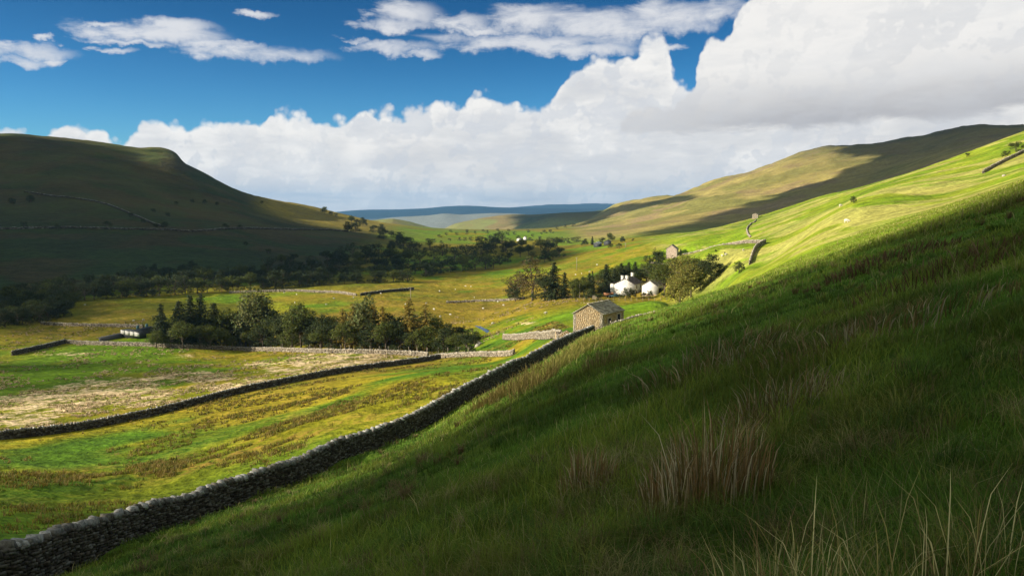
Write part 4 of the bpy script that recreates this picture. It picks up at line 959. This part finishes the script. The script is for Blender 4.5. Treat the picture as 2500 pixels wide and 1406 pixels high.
ga = Vector((WM[-1][0]+.2, WM[-1][1]+.6, 0)); ga.z = T1(ga.x, ga.y)+.1; gb = Vector((15.0, 117.0, 0)); gb.z = T1(gb.x, gb.y)+.1
gate(ga, gb, 1.5, 'weathered wooden hurdle gate closing the gap between long wall and barn', 6)
g1 = at(1447, 731); g2 = at(1460, 731); gate(g1, g2, 1.6, 'pale wooden gate in the garden fence before the farm')
g1 = Vector((2.0, 172, 0)); g2 = Vector((.2, 180, 0)); 
for g_ in (g1, g2): g_.z = T1(g_.x, g_.y)
g1 = at(1246, 832); g2 = at(1267, 834)
# rusty trailer and blue car by the farmhouse
def trailer():
    p = at(1486, 728); p.z += .1; r = empty('trailer', p, R(20), 'rusty farm trailer left of the white farmhouse', 'trailer')
    mb = MB(); mb.box((0, 0, 1.25), (3.4, 2.0, .14)); mb.box((-1.65, 0, 1.7), (.1, 2.0, .9)); mb.box((1.65, 0, 1.7), (.1, 2.0, .9)); mb.box((0, -1, 1.6), (3.4, .08, .65)); mb.box((0, 1, 1.6), (3.4, .08, .65)); mb.build('bed', M['rust'], r)
    for y_ in (-1.1, 1.1):
        mb = MB(); mb.tube([(0, y_-.12, .55), (0, y_+.12, .55)], [.52, .52], 14); mb.build('wheel', M['rubber'], r)
    mb = MB(); mb.box((-2.5, 0, 1.0), (1.8, .12, .12)); mb.build('drawbar', M['rust'], r)
trailer()
def car():
    p = at(1500, 726); r = empty('parked_car', p, R(12), 'dark blue green parked car behind the left corner of the farmhouse', 'car')
    prof = [(-2.1,.35),(-2.1,.85),(-1.9,1.0),(-1.2,1.05),(-.6,1.5),(.9,1.5),(1.5,1.02),(2.05,.9),(2.12,.35)]
    mb = MB(); mb.prism([(x, -.85, z) for x, z in prof], (0, 1.7, 0)); mb.build('body', M['bluepaint'], r)
    mb = MB(); mb.prism([(-.95, -.87, 1.08), (-.5, -.87, 1.42), (.85, -.87, 1.42), (1.3, -.87, 1.08)], (0, 1.74, 0)); mb.build('window', M['glass'], r)
    for x in (-1.3, 1.3):
        for y_ in (-.8, .8):
            mb = MB(); mb.tube([(x, y_-.1, .33), (x, y_+.1, .33)], [.33, .33], 14); mb.build('wheel', M['rubber'], r)
car()
# boulders by the pool
for i, (u, v, s_) in enumerate([(1166,846,1.0),(1170,840,1.3),(1120,850,.7),(2452,430,.6)]):
    p = at(u, v); mb = MB(); random.seed(i+40); mb.box((0, 0, .2*s_), (1.6*s_, .9*s_, .6*s_), None, (.4, .36, .3), jit=.18*s_, taper=.6)
    o = mb.build('boulder', M['stone']); o.location = p; tag(o, ['flat pale boulder in rough grass right of the clump', 'largest pale boulder below the little pool', 'smallest pale boulder at the right foot of the clump', 'pale stone on the high sunny slope'][i], 'boulder')
# pool of the river
def water(u0, v0, L, name, label):
    P = [at(u, v) for u, v in L]; z = min(p.z for p in P)
    zz = float(np.mean([p.z for p in P]))+.25
    mb = MB(); mb.add([(p.x, p.y, zz) for p in P], [tuple(range(len(P)))]); o = mb.build(name, M['water']); tag(o, label, None, kind='structure')
water(0, 0, [(1158,810),(1175,812),(1195,813),(1213,812),(1208,809),(1190,808),(1172,807)], 'river', 'bright glint of river water right of the tree clump')

# ------------------------------------------------------------------ sheep
def make_sheep(seed):
    mb = bmesh.new(); random.seed(seed)
    bmesh.ops.create_icosphere(mb, subdivisions=2, radius=.5, matrix=Matrix.Translation((0, 0, .58)) @ Matrix.Diagonal((1.15, .62, .62, 1)))
    bmesh.ops.create_icosphere(mb, subdivisions=1, radius=.17, matrix=Matrix.Translation((.68, 0, .45)) @ Matrix.Diagonal((1.3, .8, .9, 1)))
    bmesh.ops.create_icosphere(mb, subdivisions=1, radius=.17, matrix=Matrix.Translation((.53, 0, .58)) @ Matrix.Diagonal((1.2, 1, 1.1, 1)))
    for x in (-.33, .33):
        for y in (-.16, .16): bmesh.ops.create_cone(mb, segments=6, radius1=.045, radius2=.07, depth=.42, cap_ends=True, matrix=Matrix.Translation((x, y, .19)))
    for y in (-.13, .13): bmesh.ops.create_icosphere(mb, subdivisions=1, radius=.06, matrix=Matrix.Translation((.6, y, .56)) @ Matrix.Diagonal((.5, 1.5, .5, 1)))
    me = bpy.data.meshes.new('sheep'); mb.to_mesh(me); mb.free(); me.materials.append(M['wool']); o = bpy.data.objects.new('sheep', me); C.objects.link(o); return o
sh0 = None
for (u, v) in [(1230,747),(1215,738),(1158,728),(1112,708),(1137,700),(1150,701),(1073,712),(1060,757),(1041,742),(1203,792),(1333,767),(1340,735),(720,741),(797,745),(863,728),(816,730),(694,716),(724,720),(350,722),(387,722),(180,738),(207,746),(350,783),(326,785),(1420,669),(1440,665),(1458,648),(1405,672),(1763,627),(1773,624),(1815,613),(2052,505),(2066,544),(1075,775),(1100,770),(1180,755),(930,718),(990,745)]:
    p = at(u, v)
    if sh0 is None: sh0 = make_sheep(1); o = sh0
    else: o = sh0.copy(); C.objects.link(o)
    o.location = p+Zp*.02; o.rotation_euler = (0, 0, rt.uniform(0, 6.28)); sc = rt.uniform(.8, 1.0); o.scale = (sc, sc, sc)
    reg = 'grazing on the sunny right-hand hillside' if u > 1700 else 'grazing in the lit field left of the farm trees' if u > 1380 else 'grazing in the middle meadows between clump and farm' if u > 640 else 'grazing in the meadow at the left below the dark wood'
    tag(o, 'tiny cream sheep '+reg, 'sheep', 'sheep '+reg)

# ------------------------------------------------------------------ grass
def blades(name, px, py, pz, h, wd, lean, cols, tipc, mt, parent=None, curl=.5):
    n = len(px); rng = RNG; a = rng.uniform(0, 2*np.pi, n); b = a+np.pi/2+rng.normal(0, .5, n)
    base = np.stack([px, py, pz], 1); side = np.stack([np.cos(a), np.sin(a), 0*a], 1)*wd[:, None]/2
    ld = np.stack([np.cos(b), np.sin(b), 0*b], 1)*(h*lean)[:, None]; up = np.stack([0*a, 0*a, h], 1)
    mid = base+ld*.32+up*.55; tip = base+ld+up*(1-.35*lean[:, None]*curl)
    V = np.stack([base-side, base+side, mid+side*.75, mid-side*.75, tip], 1).reshape(-1, 3)
    i = np.arange(n)[:, None]*5; q = np.concatenate([i, i+1, i+2, i+3], 1); t = np.concatenate([i+3, i+2, i+4], 1)
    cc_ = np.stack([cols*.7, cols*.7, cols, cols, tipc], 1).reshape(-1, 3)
    return mesh_np(name, V, [q, t], mt, parent, cc_)
def hill_grass(N=420000):
    s = RNG.uniform(-.78, .78, N); y = np.exp(RNG.uniform(math.log(1.6), math.log(125), N)); x = s*y
    ok = right_of_wall(x, y, .5) & (x > -40); x = x[ok]; y = y[ok]
    n2 = fbm(x/3.5, y/3.5, 3, 71); n3 = fbm(x/14, y/14, 3, 72); n4 = fbm(x/1.1, y/1.1, 2, 73); n = len(x); r = np.hypot(x, y)
    z = T(x, y)-.02
    h = (.05+.10*RNG.random(n)**2+.13*sst(n2, .45, .7)*RNG.random(n)+.10*sst(n4, .5, .75))*(1+.5*sst(n3, .5, .7))
    h *= 1+np.clip(r/60, 0, 1)*.7
    wd = np.maximum(.0035, r*.00075)*RNG.uniform(.7, 1.4, n)
    g = np.array([.080, .165, .018])[None, :]; ye = np.array([.19, .215, .026])[None, :]; br = np.array([.17, .115, .045])[None, :]; st = np.array([.33, .28, .12])[None, :]
    t = np.clip(sst(n2*.6+n3*.4, .40, .62)*.75+RNG.normal(0, .18, n), 0, 1)[:, None]; c = g*(1-t)+ye*t
    t = ((RNG.random(n) < .01+.24*sst(n3*.6+n4*.4, .54, .68)))[:, None]; c = np.where(t, br*RNG.uniform(.6, 1.2, (n, 1)), c)
    t = (RNG.random(n) < .025+.10*sst(y, 50, 95))[:, None]; c = np.where(t, st, c); h = np.where(t[:, 0], h*1.5, h)
    c = c*RNG.uniform(.7, 1.25, (n, 1))*(.62+.7*sst(fbm(x/1.7, y/1.7, 3, 77), .36, .62))[:, None]
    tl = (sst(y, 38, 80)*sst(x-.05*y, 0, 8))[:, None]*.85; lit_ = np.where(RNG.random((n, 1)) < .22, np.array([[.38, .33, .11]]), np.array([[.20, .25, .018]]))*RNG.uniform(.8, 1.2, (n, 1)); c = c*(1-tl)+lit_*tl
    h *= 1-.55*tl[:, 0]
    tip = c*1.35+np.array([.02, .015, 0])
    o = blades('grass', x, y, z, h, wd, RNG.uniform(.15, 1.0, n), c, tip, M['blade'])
    tag(o, 'lush green grass covering the near slope', 'grass', kind='stuff')
hill_grass()
def slope_tufts():
    n0 = 1500; s = RNG.uniform(-.5, .76, n0); y = np.exp(RNG.uniform(math.log(3.2), math.log(60), n0)); x = s*y
    ok = right_of_wall(x, y, 1.2) & (fbm(x/6, y/6, 3, 91) > .44); x = x[ok]; y = y[ok]; n = len(x); k = 46
    rad = RNG.uniform(.05, .22, n); kind = RNG.integers(0, 5, n); ht = RNG.uniform(.18, .42, n)
    a = RNG.uniform(0, 6.283, n*k); rr = np.repeat(rad, k)*np.sqrt(RNG.random(n*k)); X = np.repeat(x, k)+np.cos(a)*rr; Yq = np.repeat(y, k)+np.sin(a)*rr; Zq = T(X, Yq)-.02
    rd = np.hypot(X, Yq); h = np.repeat(ht, k)*RNG.uniform(.5, 1.05, n*k); wd = np.maximum(.0035, rd*.0007)
    pal_ = np.array([[.10,.18,.02],[.20,.22,.035],[.07,.13,.02],[.30,.26,.10],[.17,.12,.05]])
    c = pal_[np.repeat(kind, k)]*RNG.uniform(.65, 1.3, (n*k, 1))
    o = blades('tufted_grass', X, Yq, Zq, h, wd, RNG.uniform(.3, 1.25, n*k), c, c*1.35, M['blade'], curl=.9); tag(o, 'longer tufts of grass scattered over the near slope', 'grass', kind='stuff')
slope_tufts()
def tussocks():
    """rough tufts in the pastures left of the long wall"""
    n0 = 90000; s = RNG.uniform(-.72, .1, n0); y = np.exp(RNG.uniform(math.log(24), math.log(330), n0)); x = s*y
    f1 = ~right_of_wall(x, y, -.6) & (side2(x, y) > 0) & (y < 215); f2 = (side2(x, y) < -60) & (y < 330)
    n2 = fbm(x/45, y/45, 4, 32); n3 = fbm((x+.2*y)/120, y/120, 4, 33); n1 = fbm(x/7, y/7, 3, 81)
    dens = np.where(f1, sst(y, 30, 80)*sst(n2*.6+n3*.4, .40, .56), .5)*sst(n1, .46, .6)
    ok = (f1 | f2) & (RNG.random(n0) < dens); x = x[ok]; y = y[ok]; n = len(x); f2 = f2[ok]
    k = 9; X = np.repeat(x, k)+RNG.normal(0, .16, n*k); Yq = np.repeat(y, k)+RNG.normal(0, .16, n*k); r = np.hypot(X, Yq); Zq = T(X, Yq)-.03
    h = RNG.uniform(.2, .5, n*k); wd = np.maximum(.02, r*.0008)
    bc = np.array([[.16,.12,.02],[.20,.145,.025],[.12,.14,.015],[.24,.17,.05],[.10,.09,.02]])[RNG.integers(0, 5, n)]
    pc = np.array([[.46,.34,.20],[.40,.30,.17],[.52,.40,.26],[.16,.16,.03]])[RNG.integers(0, 4, n)]
    bc = np.where(f2[:, None], pc, bc); c = np.repeat(bc, k, 0)*RNG.uniform(.7, 1.3, (n*k, 1))
    o = blades('rough_grass', X, Yq, Zq, h, wd, RNG.uniform(.3, 1.1, n*k), c, c*1.3, M['blade']); tag(o, 'golden brown tussocky grass in the walled pastures', 'grass', kind='stuff')
tussocks()
def clump(u, vb, hh, wr, n, label, cols, lean=.25, wdt=.006, Y=None, name='rush_clump', group=None, bend=.5):
    p = at(u, vb) if Y is None else onY(u, Y)
    a = RNG.uniform(0, 6.283, n); rr = wr*np.sqrt(RNG.random(n)); x = p.x+np.cos(a)*rr; y = p.y+np.sin(a)*rr*.7; z = T(x, y)-.03
    h = hh*(1-.45*(rr/wr)**2)*RNG.uniform(.45, 1.05, n); b = a+RNG.normal(0, .9, n); L = h*np.abs(RNG.normal(lean, lean*.6, n))
    d = np.stack([np.cos(b), np.sin(b), 0*b], 1)*L[:, None]; up = np.stack([0*h, 0*h, h], 1); base = np.stack([x, y, z], 1)
    sa = RNG.uniform(0, 6.283, n); side = np.stack([np.cos(sa), np.sin(sa)*.4, 0*sa], 1)*(wdt*RNG.uniform(.6, 1.3, n))[:, None]/2
    P0 = base; P1 = base+d*.2+up*.4; P2 = base+d*.55+up*.75; P3 = base+d*(1+bend*.3)+up*(1-.1*bend)
    V = np.stack([P0-side, P0+side, P1+side, P1-side, P2+side*.8, P2-side*.8, P3], 1)-np.array(p)[None, None, :]
    i = np.arange(n)[:, None]*7; q = np.concatenate([np.concatenate([i, i+1, i+2, i+3], 1), np.concatenate([i+3, i+2, i+4, i+5], 1)]); t = np.concatenate([i+5, i+4, i+6], 1)
    c = np.array(cols)[RNG.integers(0, len(cols), n)]*RNG.uniform(.6, 1.3, (n, 1)); cc_ = np.stack([c*.6, c*.6, c, c, c*1.15, c*1.15, c*1.3], 1).reshape(-1, 3)
    o = mesh_np(name, V.reshape(-1, 3), [q, t], M['blade'], None, cc_); o.location = p
    if wr >= 1.2 and not group:
        o.name = 'rough_grass_patch'; return tag(o, label, 'rushes', None, 'stuff')
    return tag(o, label, 'rushes' if 'rush' in name else 'grass tuft', group)
RB = [(.17,.115,.04),(.24,.17,.075),(.13,.10,.03),(.33,.27,.16),(.12,.13,.03)]
RP = [(.26,.15,.055),(.36,.23,.10),(.19,.12,.045),(.44,.33,.18),(.13,.11,.03),(.22,.14,.05),(.54,.44,.27)]
RG = [(.12,.13,.03),(.20,.18,.05),(.26,.22,.09)]; RD = [(.66,.55,.26),(.52,.42,.17),(.36,.29,.09),(.26,.17,.07),(.16,.15,.03)]
clump(1725, 1235, .95, .50, 520, 'biggest brown rush clump standing on the near slope', RP, .16, .009)
clump(1650, 1200, .60, .34, 260, 'brown rushes leaning against the left of the biggest clump', RB, .2, .007)
clump(1430, 1195, .62, .30, 260, 'smaller brown rush clump left of the biggest clump', RP, .2, .008)
clump(1600, 1290, .40, .22, 120, 'thin olive rushes at the lower left foot of the biggest clump', RG, .3, .005)
clump(1740, 885, .55, 1.7, 330, 'wide band of reddish brown rushes above the near slope middle', RB, .5, .018)
clump(1840, 880, .55, 1.5, 200, 'brown rushes at the right end of the wide rush band', RB, .5, .018)
clump(1900, 1010, .6, .7, 350, 'brownish dead bracken patch right of centre on the slope', RB, .35, .012)
clump(2050, 850, .5, 1.3, 240, 'reddish brown rough grass patch in the shaded right slope', RB, .35, .02)
clump(2200, 800, .5, 1.5, 240, 'brown rough grass patch high on the shaded right slope', RB, .35, .02)
clump(2150, 650, .6, 2.6, 420, 'dark reddish bracken patch high on the shaded slope', [(.12,.065,.03),(.09,.05,.025),(.15,.10,.05)], .4, .04)
clump(2350, 660, .6, 2.3, 340, 'dark reddish bracken patch right of the larger one', [(.12,.065,.03),(.09,.05,.025),(.15,.10,.05)], .4, .03)
for i, (u, v) in enumerate([(1185,985),(1210,970),(1245,955),(1290,920),(1300,945)]):
    clump(u, v+6, 1.1, 1.1, 240, 'golden rough grass growing right of the long wall', [(.22,.16,.045),(.28,.21,.07),(.16,.13,.03)], .35, .03, name='grass_tuft', group='golden tufts by the long wall')
for i, (u, v) in enumerate([(1385,875),(1400,862),(1420,850),(1440,842),(1365,892),(1345,910),(1460,835)]):
    clump(u, v+5, .9, 1.3, 180, 'sunlit straw grass on the lip of the slope before the barn', [(.34,.29,.08),(.28,.26,.06)], .4, .035, name='grass_tuft', group='straw tufts on the lip of the slope')
clump(1470, 893, .8, .7, 160, 'single yellowish tuft below the barn on the shaded slope', [(.24,.19,.07),(.15,.12,.04)], .4, .02, name='grass_tuft')
for (u, v, l) in [(1885,1165,'pale wind-bent grass tuft right of the biggest rush clump'),(1900,1060,'pale wind-bent grass tuft above another beside the rush clump'),(2080,1060,'pale arching grass tuft in the right foreground'),(2190,985,'pale arching grass tuft higher in the right foreground')]:
    clump(u, v+20, .36, .20, 150, l, [(.26,.24,.06),(.20,.20,.04)], 1.0, .004, name='grass_tuft', bend=1.6)
# long dry stems close to the lens
clump(1930, 1440, .74, .34, 150, 'dry straw stems at the bottom edge right of centre', RD, .30, .0050, Y=3.5, name='rush_clump')
clump(2090, 1440, .74, .34, 60, 'olive and straw stems between the two near rush clumps', RD, .45, .0045, Y=3.3, name='rush_clump')
clump(2330, 1440, .70, .40, 75, 'tall crossing straw stems in the bottom right corner', RD, .62, .0050, Y=3.2, name='rush_clump', bend=1.)
clump(2470, 1330, .68, .28, 55, 'tall straw stems at the right edge of the foreground', RD, .40, .0050, Y=3.2, name='rush_clump')

# ------------------------------------------------------------------ unseen cloud sheets, added and shaped to shade parts of the dale
def shade_cloud(poly, H, g, label, seed, cover=1.):
    """a ragged sheet of cloud at height H added out of view, cut so its shadow falls on the outline poly (points on the land)"""
    rng = np.random.default_rng(seed); P = []
    for p in poly:
        t = (H-p[2])/to_sun.z; P.append((p[0]+to_sun.x*t, p[1]+to_sun.y*t))
    P = np.array(P); x0, y0 = P.min(0)-g; x1, y1 = P.max(0)+g
    nx, ny = int((x1-x0)/g)+1, int((y1-y0)/g)+1
    gx, gy = np.meshgrid(np.arange(nx), np.arange(ny), indexing='ij'); cx = x0+(gx+.5)*g; cy = y0+(gy+.5)*g
    jx = cx+(fbm(cx/g/4, cy/g/4, 3, seed)-.5)*g*5; jy = cy+(fbm(cx/g/4, cy/g/4, 3, seed+5)-.5)*g*5
    ins = np.zeros(cx.shape, bool)
    for i in range(len(P)):
        ax, ay = P[i]; bx, by = P[(i+1) % len(P)]
        if ay == by: continue
        ins ^= ((ay > jy) != (by > jy)) & (jx < (bx-ax)*(jy-ay)/(by-ay)+ax)
    if cover < 1: ins &= rng.random(cx.shape) < cover
    cnt = np.zeros((nx+1, ny+1), int)
    for a_ in (0, 1):
        for b_ in (0, 1): cnt[a_:nx+a_, b_:ny+b_] += ins
    vx, vy = np.meshgrid(np.arange(nx+1), np.arange(ny+1), indexing='ij'); X_ = x0+vx*g; Yv = y0+vy*g
    bump = (cnt == 4)*g*(.15+.6*fbm(X_/g/5, Yv/g/5, 4, seed+2))
    nV = (nx+1)*(ny+1); V = np.concatenate([np.stack([X_, Yv, H+bump], -1).reshape(-1, 3), np.stack([X_, Yv, H-.25*bump-.5], -1).reshape(-1, 3)])
    I, J = np.nonzero(ins); q = np.stack([I*(ny+1)+J, (I+1)*(ny+1)+J, (I+1)*(ny+1)+J+1, I*(ny+1)+J+1], 1)
    Fq = np.concatenate([q, q[:, ::-1]+nV]); used = np.unique(Fq); mp = np.zeros(2*nV, int); mp[used] = np.arange(len(used))
    o = mesh_np('shade_cloud', V[used], [mp[Fq]], M['shade_cloud'], None, None, True); tag(o, label, None, kind='structure'); return o
def gz(L): return [(x, y, T1(x, y)) for x, y in L]
def gp(L):
    return [tuple(at(u, v)) for u, v in L]
# over the near slope
shade_cloud(gz([(-140,-60),(-60,-8),(-30,16),(-17,28),(-12,40),(-3,35),(5,31),(11,32),(20,40),(41,62),(62,78),(110,98),(180,108),(300,126),(340,-80),(-60,-120)]), 520, 8, 'cloud added out of view to shade the near slope', 1)
shade_cloud(gz([(-12,40),(-10,50),(-3,46),(5,42),(14,46),(22,56),(41,76),(62,92),(110,112),(110,98),(62,78),(41,62),(20,40),(11,32),(5,31),(-3,35)]), 520, 3, 'ragged fringe of the cloud added to soften its shadow on the near slope', 11, .55)
shade_cloud(gz([(-75,10),(-62,62),(-40,66),(-26,52),(-15,46),(-16,30),(-22,12),(-40,-8)]), 600, 4, 'thin cloud added out of view to half-shade the near corner of the pasture', 12, .5)
# over the left fell and the river wood
def mixp(L): return [tuple(at(p[0], p[1])) if p[1] < 1100 and len(p) == 2 else tuple(onY(p[0], p[1])) for p in L]
def A(*L): return [tuple(at(u, v)) for u, v in L]
def B(*L): return [tuple(onY(u, Y)) for u, Y in L]
shade_cloud(A((-400,740),(0,790),(170,765),(190,730),(420,716),(780,692),(1000,684),(1220,652),(1390,640),(1420,610),(1330,603),(1200,603),(1080,603),(1000,590),(940,578),(850,564),(740,545),(700,530))+B((655,1500),(600,1540),(460,1385),(425,1390),(250,1385),(0,1345),(-500,1450))+[(-1500,500,-50)], 760, 14, 'cloud added out of view to shade the left fell', 2)
shade_cloud(B((1480,930),(1640,900),(1800,880),(1900,850),(2050,820),(2300,780),(2600,700),(3000,1200),(2900,2300),(2300,2100),(2060,2250))+A((2060,385),(2150,378),(2110,400),(2040,436),(1960,455),(1860,485),(1750,525),(1600,560),(1500,590)), 900, 16, 'cloud added out of view to shade the right fell', 3)
shade_cloud(A((1430,530),(1560,497),(1640,482),(1690,476),(1720,480),(1650,495),(1500,522),(1400,555)), 900, 14, 'cloud added out of view to shade the fell end', 4)
shade_cloud([tuple(onY(1215,2600)), tuple(onY(1290,2500)), tuple(onY(1420,2300)), tuple(onY(1480,2900)), tuple(onY(1450,3600)), tuple(onY(1290,3600)), tuple(onY(1250,3000))], 1100, 22, 'cloud added out of view to shade the middle hill', 5)
shade_cloud([tuple(at(-150,878)), tuple(at(100,880)), tuple(at(330,885)), tuple(at(620,900)), tuple(at(560,925)), tuple(at(330,945)), tuple(at(150,965)), tuple(at(-150,985))], 500, 5, 'cloud added out of view to part-shade a strip of the rushy pasture', 7, .72)
shade_cloud([tuple(at(-150,860)), tuple(at(170,832)), tuple(at(420,840)), tuple(at(520,735)), tuple(at(420,722)), tuple(at(190,735)), tuple(at(-150,800))], 640, 6, 'thin cloud added out of view to half-shade the left meadow', 8, .5)

# ------------------------------------------------------------------ haze
def haze():
    mb = MB(); mb.box((0, 0, 0), (2, 2, 2)); o = mb.build('haze', None); o.scale = (17200, 17200, 290); o.location = (0, 0, -50)
    m = bpy.data.materials.new('haze'); m.use_nodes = True; t = m.node_tree; t.nodes.clear()
    v = t.nodes.new('ShaderNodeVolumePrincipled'); v.inputs['Density'].default_value = 4.2e-5; v.inputs['Color'].default_value = (.22, .48, .85, 1); v.inputs['Anisotropy'].default_value = 0.1
    u = t.nodes.new('ShaderNodeOutputMaterial'); t.links.new(v.outputs[0], u.inputs['Volume']); o.data.materials.append(m)
    tag(o, 'thin blue haze filling the dale', None, kind='stuff')
haze()

# each thing of a row that can be told apart by its place gets that place in its label
def ordinal(n): return {1: 'first', 2: 'second', 3: 'third', 4: 'fourth', 5: 'fifth', 6: 'sixth', 7: 'seventh', 8: 'eighth', 9: 'ninth', 10: 'tenth'}.get(n, '%d%s' % (n, {1: 'st', 2: 'nd', 3: 'rd'}.get(n % 10 if n > 20 else 0, 'th')))
for grp, txt in (('low front row trees of the riverside clump', '%s low leafy tree from the left in front row of riverside clump'),
                 ('garden shrubs before the white walls', '%s small garden shrub from the left before the white walls'),
                 ('golden tufts by the long wall', '%s golden grass tuft from the left beside the long wall'),
                 ('straw tufts on the lip of the slope', '%s straw grass tuft from the left on the lip before the barn'),
                 ('fence posts behind the pale wall', '%s pale fence post from the left behind the long pale wall'),
                 ('garden fence posts before the farm', '%s thin garden fence post from the left before the farm'),
                 ('belt of trees behind the farm', '%s tree from the left in the dense belt behind the farm buildings'),
                 ('middle row trees of the riverside clump', '%s mid height tree from the left inside the riverside clump')):
    L = sorted([o for o in C.objects if o.parent is None and o.get('group') == grp], key=lambda o: o.location.x/o.location.y)
    for i, o in enumerate(L): o['label'] = txt % ordinal(i+1)
